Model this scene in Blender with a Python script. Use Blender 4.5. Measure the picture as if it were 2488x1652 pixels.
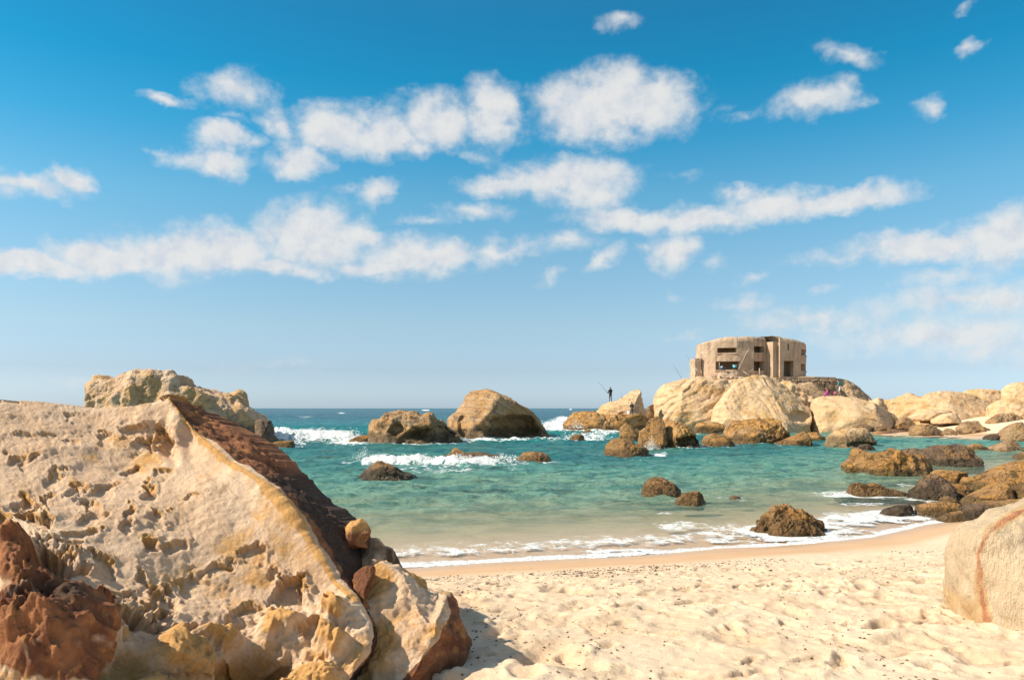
import bpy, bmesh, math, random
import numpy as np
from mathutils import Vector

# ------------------------------------------------------------------ camera, sky, sun, exposure
for o in list(bpy.data.objects): bpy.data.objects.remove(o)
SC = bpy.context.scene
COL = SC.collection
CAMZ = 2.5
FS = 1935.0            # focal length in pixels of the 2488 px wide photograph (28 mm on 36 mm)
cam_data = bpy.data.cameras.new('camera'); cam = bpy.data.objects.new('camera', cam_data); COL.objects.link(cam)
cam_data.lens = 28.0; cam_data.sensor_width = 36.0; cam_data.shift_y = 0.0665
cam_data.clip_start = 0.1; cam_data.clip_end = 30000
cam.location = (0, 0, CAMZ); cam.rotation_euler = (math.radians(90), 0, 0)
SC.camera = cam

SUN_EL, SUN_AZ = math.radians(40), math.radians(-99)      # azimuth from the view direction, negative = left
to_sun = Vector((math.sin(SUN_AZ)*math.cos(SUN_EL), math.cos(SUN_AZ)*math.cos(SUN_EL), math.sin(SUN_EL)))
sd = bpy.data.lights.new('sun', 'SUN'); sun = bpy.data.objects.new('sun', sd); COL.objects.link(sun)
sd.energy = 4.6; sd.angle = math.radians(0.53); sd.color = (1.0, 0.87, 0.70)
sun.rotation_euler = to_sun.to_track_quat('Z', 'Y').to_euler()
SC.view_settings.view_transform = 'Standard'; SC.view_settings.look = 'None'
SC.view_settings.exposure = 0.66; SC.view_settings.gamma = 1.0; SC.view_settings.use_curve_mapping = False
try:
    SC.cycles.use_adaptive_sampling = True; SC.cycles.adaptive_threshold = 0.015
    SC.cycles.max_bounces = 5; SC.cycles.diffuse_bounces = 3; SC.cycles.glossy_bounces = 2; SC.cycles.transparent_max_bounces = 8
    SC.cycles.use_denoising = True
    SC.cycles.caustics_reflective = False; SC.cycles.caustics_refractive = False
except Exception: pass

class NT:
    """tiny helper round a node tree"""
    def __init__(s, tree):
        s.t = tree; s.n = tree.nodes; s.l = tree.links
    def node(s, typ, **kw):
        nd = s.n.new(typ)
        for k, v in kw.items(): setattr(nd, k, v)
        return nd
    def put(s, sock, v):
        if v is None: return
        if isinstance(v, bpy.types.NodeSocket): s.l.new(v, sock)
        else: sock.default_value = v
    def math(s, op, a, b=None, c=None, clamp=False):
        nd = s.node('ShaderNodeMath', operation=op, use_clamp=clamp)
        s.put(nd.inputs[0], a); s.put(nd.inputs[1], b); s.put(nd.inputs[2], c)
        return nd.outputs[0]
    def vmath(s, op, a, b=None, scale=None):
        nd = s.node('ShaderNodeVectorMath', operation=op)
        s.put(nd.inputs[0], a); s.put(nd.inputs[1], b)
        if scale is not None: s.put(nd.inputs['Scale'], scale)
        return nd.outputs['Value'] if op in ('LENGTH', 'DOT_PRODUCT') else nd.outputs[0]
    def noise(s, vec, scale, detail=4, rough=0.55, dist=0.0, out=0, lac=2.0):
        nd = s.node('ShaderNodeTexNoise'); s.put(nd.inputs['Vector'], vec)
        nd.inputs['Scale'].default_value = scale; nd.inputs['Detail'].default_value = detail
        nd.inputs['Roughness'].default_value = rough; nd.inputs['Distortion'].default_value = dist
        nd.inputs['Lacunarity'].default_value = lac
        return nd.outputs[out]
    def voro(s, vec, scale, feature='F1', rand=1.0):
        nd = s.node('ShaderNodeTexVoronoi', feature=feature); s.put(nd.inputs['Vector'], vec)
        nd.inputs['Scale'].default_value = scale; nd.inputs['Randomness'].default_value = rand
        return nd.outputs['Distance']
    def ss(s, x, lo, hi, a=0.0, b=1.0):
        nd = s.node('ShaderNodeMapRange', interpolation_type='SMOOTHSTEP')
        s.put(nd.inputs['Value'], x); s.put(nd.inputs['From Min'], lo); s.put(nd.inputs['From Max'], hi)
        s.put(nd.inputs['To Min'], a); s.put(nd.inputs['To Max'], b)
        return nd.outputs[0]
    def lin(s, x, lo, hi, a=0.0, b=1.0):
        nd = s.node('ShaderNodeMapRange')
        s.put(nd.inputs['Value'], x); s.put(nd.inputs['From Min'], lo); s.put(nd.inputs['From Max'], hi)
        s.put(nd.inputs['To Min'], a); s.put(nd.inputs['To Max'], b)
        return nd.outputs[0]
    def mix(s, f, a, b, blend='MIX'):
        nd = s.node('ShaderNodeMix', data_type='RGBA', blend_type=blend)
        s.put(nd.inputs['Factor'], f)
        for sock, v in ((nd.inputs[6], a), (nd.inputs[7], b)):
            if isinstance(v, (tuple, list)): v = tuple(v) + (1.0,) if len(v) == 3 else tuple(v)
            s.put(sock, v)
        return nd.outputs[2]
    def ramp(s, f, stops, interp='LINEAR'):
        nd = s.node('ShaderNodeValToRGB'); cr = nd.color_ramp; cr.interpolation = interp
        while len(cr.elements) > 1: cr.elements.remove(cr.elements[-1])
        for i, (p, c) in enumerate(stops):
            e = cr.elements[0] if i == 0 else cr.elements.new(p)
            e.position = p; e.color = tuple(c) + (1.0,)
        s.put(nd.inputs[0], f)
        return nd.outputs[0]
    def attr(s, name, out='Fac'):
        nd = s.node('ShaderNodeAttribute', attribute_name=name); return nd.outputs[out]
    def sep(s, v):
        nd = s.node('ShaderNodeSeparateXYZ'); s.put(nd.inputs[0], v); return nd.outputs
    def comb(s, x, y, z):
        nd = s.node('ShaderNodeCombineXYZ')
        for i, v in enumerate((x, y, z)): s.put(nd.inputs[i], v)
        return nd.outputs[0]
    def bump(s, h, strength, dist, normal=None):
        nd = s.node('ShaderNodeBump'); s.put(nd.inputs['Height'], h)
        nd.inputs['Strength'].default_value = strength; nd.inputs['Distance'].default_value = dist
        if normal is not None: s.put(nd.inputs['Normal'], normal)
        return nd.outputs[0]

# ---- world: Nishita sky, graded a little with elevation, with broken cumulus as a layer of the sky
KD = 2361.0/2488.0
CLOUDS = [  # u, v, half width, half height (photo at 2361 px), density, tilt in degrees
 (1425,55,50,17,.55,5),(1955,130,58,19,.62,22),(2225,122,42,16,.6,8),(2130,253,40,17,.55,0),(2220,22,26,12,.4,0),
 (385,236,60,15,.8,4),(530,205,85,36,.8,-5),(600,205,36,40,.45,30),(545,275,45,10,.35,0),
 (520,320,75,24,.9,0),(490,372,90,30,.95,10),(640,290,42,34,.8,20),(390,345,40,10,.4,0),
 (690,372,66,34,1,0),(760,305,84,46,1.0,0),(880,305,90,44,1.05,8),(1000,280,100,44,1.05,-8),(1140,262,76,54,1.05,0),(1110,352,60,20,.45,15),(940,335,60,22,.7,0),
 (1380,245,130,66,1.2,-3),(1510,240,88,52,1.05,0),(1590,212,40,28,.5,-20),(1420,295,80,24,.7,0),(1600,272,60,12,.35,-15),
 (1880,232,100,34,.85,-5),(1950,200,44,26,.6,30),(1720,266,85,11,.38,0),(2010,232,30,12,.35,0),
 (70,430,110,24,.85,-3),(150,408,56,24,.9,-8),(40,450,60,12,.6,0),
 (880,445,48,28,.8,-25),(800,448,50,13,.45,5),
 (1280,415,110,44,1,0),(1360,428,92,52,1,10),(1160,428,80,24,.85,0),(1100,490,90,22,.62,-8),(980,508,66,13,.5,-4),(1400,462,60,30,.8,0),
 (1460,502,150,27,.95,-4),(1600,505,140,28,.95,3),(1780,472,120,30,1,-6),(1930,466,150,28,1,0),(1715,450,66,18,.7,0),(1560,405,80,12,.25,-5),
 (60,612,150,24,1,0),(250,600,140,34,1.1,-2),(400,585,140,50,1.15,0),(530,578,104,50,1.15,0),(720,545,112,66,1.15,0),(830,540,62,32,.85,15),
 (950,592,112,44,1.1,0),(870,612,96,20,.95,0),(1050,592,86,34,1,0),(1150,582,96,25,.75,-4),(1300,560,90,21,.6,-6),(1392,602,50,24,.6,-15),(620,610,200,20,.9,0),
 (1555,580,52,38,.95,10),(1495,578,36,20,.5,0),(1265,638,30,18,.5,-30),(1660,600,36,20,.45,0),(1740,632,46,15,.42,-15),(1560,682,34,15,.45,0),(1920,662,36,14,.4,0),
 (2130,568,200,28,1.0,-3),(2310,548,130,50,1.05,-8),(1960,592,170,13,.5,0),(2320,490,90,20,.5,-8),
 (2180,640,160,22,.55,0),(2220,700,220,40,.72,4),(2330,690,90,46,.82,0),(2150,772,260,44,.74,-4),(1880,740,210,28,.58,6),(1710,700,66,24,.55,10),(2280,800,170,34,.62,0),
 (1590,782,60,10,.35,0),(2000,820,90,14,.35,0),(640,850,330,10,.2,0),(150,878,160,10,.3,0)]
def build_world():
    w = bpy.data.worlds.new('World'); SC.world = w; w.use_nodes = True
    T = NT(w.node_tree)
    for n in list(T.n): T.n.remove(n)
    out = T.node('ShaderNodeOutputWorld'); bg = T.node('ShaderNodeBackground')
    sky = T.node('ShaderNodeTexSky', sky_type='NISHITA')
    sky.sun_disc = False; sky.sun_elevation = SUN_EL; sky.sun_rotation = SUN_AZ
    sky.altitude = 0; sky.air_density = 1.0; sky.dust_density = 0.6; sky.ozone_density = 2.0
    g = T.node('ShaderNodeTexCoord').outputs['Generated']
    d = T.vmath('NORMALIZE', g)
    x, y, z = T.sep(d)
    az = T.math('ARCTAN2', x, y); el = T.math('ARCSINE', z)
    # the air of the photograph: deep blue-green above, pale grey-blue at the sea
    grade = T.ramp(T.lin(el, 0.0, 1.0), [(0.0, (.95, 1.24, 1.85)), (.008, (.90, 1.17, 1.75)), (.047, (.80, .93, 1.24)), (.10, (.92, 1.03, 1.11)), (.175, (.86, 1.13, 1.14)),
                                         (.25, (.62, 1.20, 1.22)), (.32, (.25, 1.12, 1.24)), (.385, (.10, 1.04, 1.19)), (.45, (.12, .96, 1.14)), (.6, (.35, .98, 1.06)), (1.0, (.80, 1.0, 1.0))])  # overhead, out of view, whitened to warm the shadow fill
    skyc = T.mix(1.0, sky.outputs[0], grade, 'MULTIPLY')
    p = T.comb(az, el, 0.0)
    n1 = T.node('ShaderNodeTexNoise'); T.put(n1.inputs['Vector'], T.vmath('MULTIPLY', d, (1, 1, 1.5)))
    n1.inputs['Scale'].default_value = 13; n1.inputs['Detail'].default_value = 4; n1.inputs['Roughness'].default_value = .62
    warp = T.vmath('MULTIPLY', T.vmath('SUBTRACT', n1.outputs['Color'], (.5, .5, .5)), (.085, .052, 0))
    pw = T.vmath('ADD', p, warp)
    az_, el_, _ = T.sep(pw)
    acc = T.node('ShaderNodeValue').outputs[0]; var = {}
    for (u, v, ru, rv, dens, tilt) in CLOUDS:
        f = FS*KD
        tx, ty = (u-1180.5)/f, (941-v)/f
        a0 = math.atan(tx); e0 = math.atan(ty*math.cos(a0))
        sa = math.cos(a0)**2/f*1.18; se = math.cos(a0)/f*1.25
        q = min((1.15, 1.8, 2.6, 3.6, 5.5, 9.0), key=lambda k: abs(math.log(k*rv*se/(ru*sa)))); tl = 0 if abs(tilt) < 12 else (18 if tilt > 0 else -18)
        sl = math.tan(math.radians(-tl))
        if (q, tl) not in var:      # az, and elevation stretched and sheared
            var[q, tl] = T.comb(az_, T.math('MULTIPLY', T.math('SUBTRACT', el_, T.math('MULTIPLY', az_, sl)) if tl else el_, q), 0.0)
        R_ = math.sqrt(ru*sa*rv*se*q)
        nd = T.node('ShaderNodeVectorMath', operation='DISTANCE'); T.put(nd.inputs[0], var[q, tl]); nd.inputs[1].default_value = (a0, (e0-a0*sl)*q, 0)
        b = T.math('MULTIPLY_ADD', nd.outputs['Value'], -dens/(1.3*R_), dens)
        acc = T.math('SMOOTH_MAX', acc, b, 0.14)
    fb = T.noise(d, 34, 6, .60)
    dens = T.math('ADD', acc, T.math('MULTIPLY', T.math('SUBTRACT', fb, .5), 1.05))
    # broken cloud over the unseen sky, thickened to whiten the shadow fill
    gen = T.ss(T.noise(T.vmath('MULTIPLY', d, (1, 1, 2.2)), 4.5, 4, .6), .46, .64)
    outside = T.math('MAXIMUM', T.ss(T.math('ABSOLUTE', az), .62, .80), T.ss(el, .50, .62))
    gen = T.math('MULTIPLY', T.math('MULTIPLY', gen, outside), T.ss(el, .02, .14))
    mask = T.math('MULTIPLY', T.ss(dens, .0, .72), T.ss(acc, 0.02, .22))
    mask = T.math('MULTIPLY', mask, T.ss(acc, .1, .8, .55, .92))
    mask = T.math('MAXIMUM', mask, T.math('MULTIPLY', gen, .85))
    # cloud colour: sunlit cream, greyer in the thick undersides
    shade = T.math('SUBTRACT', fb, T.noise(T.vmath('ADD', d, (-.010, 0, .014)), 34, 5, .60))
    cl = T.mix(T.ss(T.math('ADD', shade, T.math('MULTIPLY', T.math('SUBTRACT', dens, .75), -.10)), -.26, .16), (.60, .635, .695), (.765, .755, .735))
    cl = T.mix(T.ss(el, .0, .30), T.mix(.12, cl, (.62, .68, .74)), cl)
    cl = T.vmath('SCALE', cl, scale=8.9)
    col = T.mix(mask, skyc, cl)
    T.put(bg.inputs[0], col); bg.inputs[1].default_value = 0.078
    T.l.new(bg.outputs[0], out.inputs[0])
    w.cycles.sampling_method = 'NONE'
build_world()

# ------------------------------------------------------------------ helpers
def S2W(u, v, d): return ((u-1244.0)/FS*d, d, CAMZ-(v-991.6)/FS*d)         # pixel of the photograph at a distance -> point
def D2W(u, v, d): return S2W(u/KD, v/KD, d)
CROPS = {'S': (0, 0, 1.0), 'D': (0, 0, KD), 'c1': (1600, 780, 5.2267), 'c2': (1330, 880, 4.724), 'c3': (1950, 880, 3.734), 'c4': (600, 900, 2.9525),
         'c8': (1400, 1200, 2.171), 'd1': (180, 880, 4.724), 'd8': (2040, 1180, 3.3214), 'e6': (1380, 1080, 5.624)}
def to_S(crop, pts):
    ox, oy, k = CROPS[crop]; return [(ox+x/k, oy+y/k) for x, y in pts]

def tag(o, label=None, cat=None, group=None, kind=None):
    if label: o['label'] = label
    if cat: o['category'] = cat
    if group: o['group'] = group
    if kind: o['kind'] = kind
    return o
def link(o, parent=None):
    COL.objects.link(o)
    if parent is not None: o.parent = parent
    return o
def empty(name, loc): 
    o = bpy.data.objects.new(name, None); o.location = loc; o.empty_display_size = .2; return link(o)

def mesh_np(name, V, F, mats, attrs=None, smooth=True, parent=None, loc=(0, 0, 0), midx=None):
    """V (n,3), F (m,k) k = 3 or 4"""
    V = np.ascontiguousarray(V, dtype=np.float32); F = np.ascontiguousarray(F, dtype=np.int32)
    me = bpy.data.meshes.new(name); m, k = F.shape
    me.vertices.add(len(V)); me.vertices.foreach_set('co', V.ravel())
    me.loops.add(m*k); me.loops.foreach_set('vertex_index', F.ravel())
    me.polygons.add(m); me.polygons.foreach_set('loop_start', np.arange(0, m*k, k, dtype=np.int32))
    try: me.polygons.foreach_set('loop_total', np.full(m, k, dtype=np.int32))
    except Exception: pass
    me.polygons.foreach_set('use_smooth', np.full(m, bool(smooth)))
    if midx is not None: me.polygons.foreach_set('material_index', np.asarray(midx, dtype=np.int32))
    me.update(calc_edges=True)
    for an, arr in (attrs or {}).items():
        a = me.attributes.new(an, 'FLOAT', 'POINT'); a.data.foreach_set('value', np.ascontiguousarray(arr, dtype=np.float32))
    for mt in (mats if isinstance(mats, (list, tuple)) else [mats]): me.materials.append(mt)
    o = bpy.data.objects.new(name, me); o.location = loc
    return link(o, parent)

# numpy noise -------------------------------------------------------
def _h(ix, iy, iz, seed):
    h = (ix.astype(np.uint32)*np.uint32(374761393)) ^ (iy.astype(np.uint32)*np.uint32(668265263)) ^ (iz.astype(np.uint32)*np.uint32(2147483647 & 0x7feb352d)) ^ np.uint32((seed*2654435761) & 0xffffffff)
    h ^= h >> np.uint32(15); h *= np.uint32(0x2c1b3c6d); h ^= h >> np.uint32(12); h *= np.uint32(0x297a2d39); h ^= h >> np.uint32(15)
    return h
def vnoise(P, seed=0):
    Fl = np.floor(P); f = (P-Fl).astype(np.float32); I = Fl.astype(np.int64)
    f = f*f*f*(f*(f*6-15)+10)
    out = 0
    for dx in (0, 1):
        wx = f[:, 0] if dx else 1-f[:, 0]
        for dy in (0, 1):
            wy = f[:, 1] if dy else 1-f[:, 1]
            for dz in (0, 1):
                wz = f[:, 2] if dz else 1-f[:, 2]
                out = out + wx*wy*wz*(_h(I[:, 0]+dx, I[:, 1]+dy, I[:, 2]+dz, seed).astype(np.float32)*(2.0/4294967295.0)-1)
    return out
def fbm(P, octv=4, seed=0, gain=.5, lac=2.03):
    P = np.asarray(P, dtype=np.float64); a = 1.0; s = 0; t = 0
    for i in range(octv):
        s = s + a*vnoise(P+i*17.3, seed+i); t += a; a *= gain; P = P*lac
    return s/t*1.6
def ridged(P, octv=4, seed=0, gain=.5):
    P = np.asarray(P, dtype=np.float64); a = 1.0; s = 0; t = 0
    for i in range(octv):
        s = s + a*(1-np.abs(vnoise(P+i*9.1, seed+i))*2); t += a; a *= gain; P = P*2.07
    return s/t
def worley(P, seed=0):
    """F1 and F2 distance"""
    Fl = np.floor(P); I = Fl.astype(np.int64); f = P-Fl
    d1 = np.full(len(P), 9.0); d2 = np.full(len(P), 9.0)
    for dx in (-1, 0, 1):
        for dy in (-1, 0, 1):
            for dz in (-1, 0, 1):
                c = (I[:, 0]+dx, I[:, 1]+dy, I[:, 2]+dz)
                q = 0
                for ax, dd in enumerate((dx, dy, dz)):
                    r = _h(c[0], c[1], c[2], seed+ax*7+1).astype(np.float64)/4294967295.0
                    q = q + (dd+r-f[:, ax])**2
                q = np.sqrt(q); m = q < d1
                d2 = np.where(m, d1, np.minimum(d2, q)); d1 = np.where(m, q, d1)
    return d1, d2
def sstep(x, a, b):
    t = np.clip((x-a)/(b-a), 0, 1); return t*t*(3-2*t)
def vnormals(V, F):
    a, b, c = V[F[:, 0]], V[F[:, 1]], V[F[:, 2]]
    if F.shape[1] == 4: n = np.cross(V[F[:, 2]]-a, V[F[:, 3]]-b)
    else: n = np.cross(b-a, c-a)
    N = np.zeros_like(V)
    for k in range(F.shape[1]):
        for ax in range(3): N[:, ax] += np.bincount(F[:, k], weights=n[:, ax], minlength=len(V))
    return N/np.maximum(np.linalg.norm(N, axis=1, keepdims=True), 1e-9)
def grid_faces(r, c):
    i = np.arange((r-1)*(c-1)); a = i//(c-1)*c + i % (c-1)
    return np.stack([a, a+1, a+c+1, a+c], 1)
_ICO = {}
def ico(sub):
    if sub not in _ICO:
        bm = bmesh.new(); bmesh.ops.create_icosphere(bm, subdivisions=sub, radius=1.0)
        me = bpy.data.meshes.new('tmp'); bm.to_mesh(me); bm.free()
        V = np.empty(len(me.vertices)*3); me.vertices.foreach_get('co', V)
        F = np.empty(len(me.polygons)*3, dtype=np.int32); me.polygons.foreach_get('vertices', F)
        bpy.data.meshes.remove(me)
        _ICO[sub] = (V.reshape(-1, 3), F.reshape(-1, 3))
    return _ICO[sub]

# ------------------------------------------------------------------ materials
def new_mat(name):
    m = bpy.data.materials.new(name); m.use_nodes = True
    T = NT(m.node_tree)
    for n in list(T.n): T.n.remove(n)
    out = T.node('ShaderNodeOutputMaterial'); b = T.node('ShaderNodeBsdfPrincipled')
    T.l.new(b.outputs[0], out.inputs[0])
    return m, T, b, out
def plain(name, col, rough=.8, var=.12, scale=20):
    m, T, b, _ = new_mat(name)
    n = T.noise(T.node('ShaderNodeTexCoord').outputs['Object'], scale, 4, .6)
    c0 = tuple(max(0, c*(1-var*2)) for c in col); c1 = tuple(min(1, c*(1+var)) for c in col)
    T.put(b.inputs['Base Color'], T.mix(T.ss(n, .3, .7), c0, c1)); b.inputs['Roughness'].default_value = rough
    return m
_RM = {}
def rock_mat(key, pale, mid, ochre, ochre_amt=.3, dark=None, dark_amt=.2, scale=1.0, tide=None, algae=(.10, .062, .028), bump=.6, rough=.85, strata=0.0, crk=.55):
    """sandstone: pale/mid tones, iron-stained ochre patches, dark lichen stains, an algae band up to height tide"""
    if key in _RM: return _RM[key]
    m, T, b, _ = new_mat(key)
    tc = T.node('ShaderNodeTexCoord').outputs['Object']
    oi = T.node('ShaderNodeObjectInfo').outputs['Random']
    p = T.vmath('ADD', tc, T.vmath('SCALE', (13.7, 7.1, 3.3), scale=oi))
    p = T.vmath('SCALE', p, scale=scale)
    n1 = T.noise(p, 1.1, 5, .6, .3); n2 = T.noise(T.vmath('ADD', p, (5, 9, 2)), .8, 6, .65, .5); n3 = T.noise(p, 6.0, 5, .65)
    c = T.mix(T.ss(n1, .35, .65), pale, mid)
    c = T.mix(T.math('MULTIPLY', T.ss(n2, .62-ochre_amt*.5, .76-ochre_amt*.5), .85), c, ochre)
    if strata:
        wv = T.node('ShaderNodeTexWave', wave_type='BANDS', bands_direction='DIAGONAL', wave_profile='SAW')
        T.put(wv.inputs['Vector'], T.vmath('MULTIPLY', p, (.6, .6, 1.3))); wv.inputs['Scale'].default_value = 1.0; wv.inputs['Distortion'].default_value = 5; wv.inputs['Detail'].default_value = 4
        wv.inputs['Detail Scale'].default_value = .7; wv.inputs['Detail Roughness'].default_value = .6
        band = wv.outputs['Fac']
        c = T.mix(T.math('MULTIPLY', T.ss(band, .1, .95), strata), c, ochre)
        c = T.mix(T.math('MULTIPLY', T.ss(band, .86, .99), min(1.0, strata*1.6)), c, tuple(x*.5 for x in mid))
    if dark:
        c = T.mix(T.math('MULTIPLY', T.ss(T.noise(T.vmath('ADD', p, (1, 4, 8)), 1.7, 6, .7, .4), .64-dark_amt*.5, .74-dark_amt*.5), .8), c, dark)
    c = T.mix(T.ss(n3, .30, .70, .30, 0.0), c, T.vmath('MULTIPLY', c, (.55, .5, .45)))
    c = T.mix(T.ss(n3, .5, .8, .0, .25), c, pale)
    rgh = rough
    if tide:
        zz = T.sep(T.node('ShaderNodeNewGeometry').outputs['Position'])[2]
        zz = T.math('ADD', zz, T.math('MULTIPLY', T.math('SUBTRACT', T.noise(p, 1.6, 5, .65), .5), tide*1.1))
        f = T.ss(zz, tide*.55, tide*1.05, 1.0, 0.0)
        al = T.mix(T.ss(T.noise(p, 4, 4, .7), .35, .65), tuple(c_*.55 for c_ in algae), tuple(c_*1.35 for c_ in algae))
        c = T.mix(T.math('MULTIPLY', f, .9), c, al)
        rgh = T.math('SUBTRACT', rough, T.math('MULTIPLY', T.ss(zz, .02, tide*.5, 1.0, 0.0), .42))
    T.put(b.inputs['Base Color'], c); T.put(b.inputs['Roughness'], rgh)
    b.inputs['Specular IOR Level'].default_value = .3
    wn = T.node('ShaderNodeTexNoise'); T.put(wn.inputs['Vector'], p); wn.inputs['Scale'].default_value = 1.4; wn.inputs['Detail'].default_value = 4
    pc = T.vmath('ADD', T.vmath('MULTIPLY', p, (1, 1, 1.7)), T.vmath('SCALE', wn.outputs['Color'], scale=1.1))
    crack = T.math('MULTIPLY', T.ss(T.voro(pc, .9, 'DISTANCE_TO_EDGE'), .0, .035, 1.0, 0.0), T.ss(n2, .42, .56))
    pit = T.ss(T.voro(p, 8, 'F1'), .15, .45, 1.0, 0.0)
    c = T.mix(T.math('MULTIPLY', crack, crk), c, tuple(x*.45 for x in mid))
    T.put(b.inputs['Base Color'], c)
    h = T.math('ADD', T.math('MULTIPLY', T.noise(p, 5, 9, .72), 1.0), T.math('SUBTRACT', T.math('MULTIPLY', pit, -.22), T.math('MULTIPLY', crack, crk*1.3)))
    if strata: h = T.math('SUBTRACT', h, T.math('MULTIPLY', T.ss(band, .5, 1.0), .55))
    T.put(b.inputs['Normal'], T.bump(h, bump, .25/scale))
    _RM[key] = m
    return m

PALE = (.62, .46, .29); MIDT = (.50, .345, .20); OCH = (.44, .235, .075); BRN = (.20, .115, .055); DRK = (.085, .06, .042)
def RM(kind):
    if kind == 'head': return rock_mat('pale_headland_sandstone', (.66, .475, .295), (.58, .40, .235), (.53, .32, .13), .26, (.33, .21, .12), .14, .40, None, bump=.28, strata=.28, crk=.3)
    if kind == 'headsea': return rock_mat('pale_sea_sandstone', (.68, .475, .27), (.56, .38, .21), (.50, .29, .10), .28, (.25, .15, .08), .16, .5, .95, (.15, .10, .05), bump=.4, strata=.3)
    if kind == 'islet': return rock_mat('grey_tan_islet_rock', (.67, .48, .32), (.55, .38, .245), (.54, .33, .14), .3, (.26, .19, .14), .18, .5, 1.6, (.10, .075, .05), bump=.5)
    if kind == 'big': return rock_mat('banded_tan_rock', (.50, .335, .19), (.40, .255, .135), (.40, .22, .08), .32, (.13, .095, .065), .26, .5, .9, (.12, .08, .04), bump=.45, strata=.55)
    if kind == 'ochre': return rock_mat('ochre_tide_rock', (.53, .325, .155), (.41, .24, .11), (.55, .285, .08), .42, (.13, .08, .045), .22, .8, .75, (.13, .08, .033), bump=.8)
    if kind == 'algae': return rock_mat('brown_weedy_rock', (.42, .25, .11), (.30, .175, .075), (.48, .25, .07), .42, (.095, .062, .036), .22, 1.3, .35, (.18, .105, .043), bump=1.0)
    if kind == 'dark': return rock_mat('dark_wet_rock', (.24, .155, .095), (.17, .11, .068), (.32, .175, .065), .32, (.055, .04, .03), .25, 1.2, .4, (.07, .05, .028), bump=.9, rough=.7)
    if kind == 'gold': return rock_mat('golden_weedy_rock', (.46, .26, .105), (.34, .185, .075), (.50, .255, .065), .38, (.09, .06, .032), .26, 1.3, .25, (.13, .085, .035), bump=.9)
    if kind == 'rubble': return rock_mat('shaded_rubble_stone', (.42, .31, .21), (.33, .24, .16), (.38, .25, .13), .2, (.16, .12, .085), .2, .9, None, bump=.8)  # terrace stone, its shade put into the darker base colour
    if kind == 'mound': return rock_mat('tan_rubble_slope', (.60, .44, .28), (.50, .36, .225), (.52, .33, .15), .25, (.24, .17, .12), .18, .9, None, bump=.8)
    if kind == 'beach': return rock_mat('brown_beach_rock', (.42, .28, .155), (.29, .185, .10), (.42, .24, .085), .35, (.09, .065, .045), .25, .9, None, bump=.8)

# ------------------------------------------------------------------ terrain: one sheet of sand, dry beach to sea bed
SHORE = np.array([(-60, 14), (-12, 11.0), (-5, 11.9), (-1.7, 12.55), (1.6, 13.45), (5.0, 14.5), (6.9, 15.4), (9.0, 17.2), (12, 19), (15, 22.5), (20, 29), (26, 36), (35, 41), (60, 45), (200, 47)], float)
def shore_y(x): return np.interp(x, SHORE[:, 0], SHORE[:, 1])
FARB = np.array([(40, 64), (60, 49), (66, 43.5), (75, 43), (85, 42.6), (100, 43), (115, 44), (125, 60)], float)   # y, x of the far beach's waterline
def land(x, y):
    """height of sand without small relief"""
    s = (shore_y(x)-y)*.93
    near = np.where(s > 0, .115*s, .058*s)
    near = np.where(near > .55, .55+(near-.55)*.55, near)
    near = np.minimum(near, 1.35)
    t = x-np.interp(y, FARB[:, 0], FARB[:, 1])
    far = np.where(t > 0, np.minimum(.17*t, 1.5), .06*t)
    far = np.where((y < 42) | (y > 124), -9, far)
    sand = np.maximum(near, far)
    deep = -1.45-np.clip((y-52)/60, 0, 6)*2.2
    return np.where(sand < 0, np.maximum(sand, deep), sand)
rng = np.random.default_rng(11)
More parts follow.
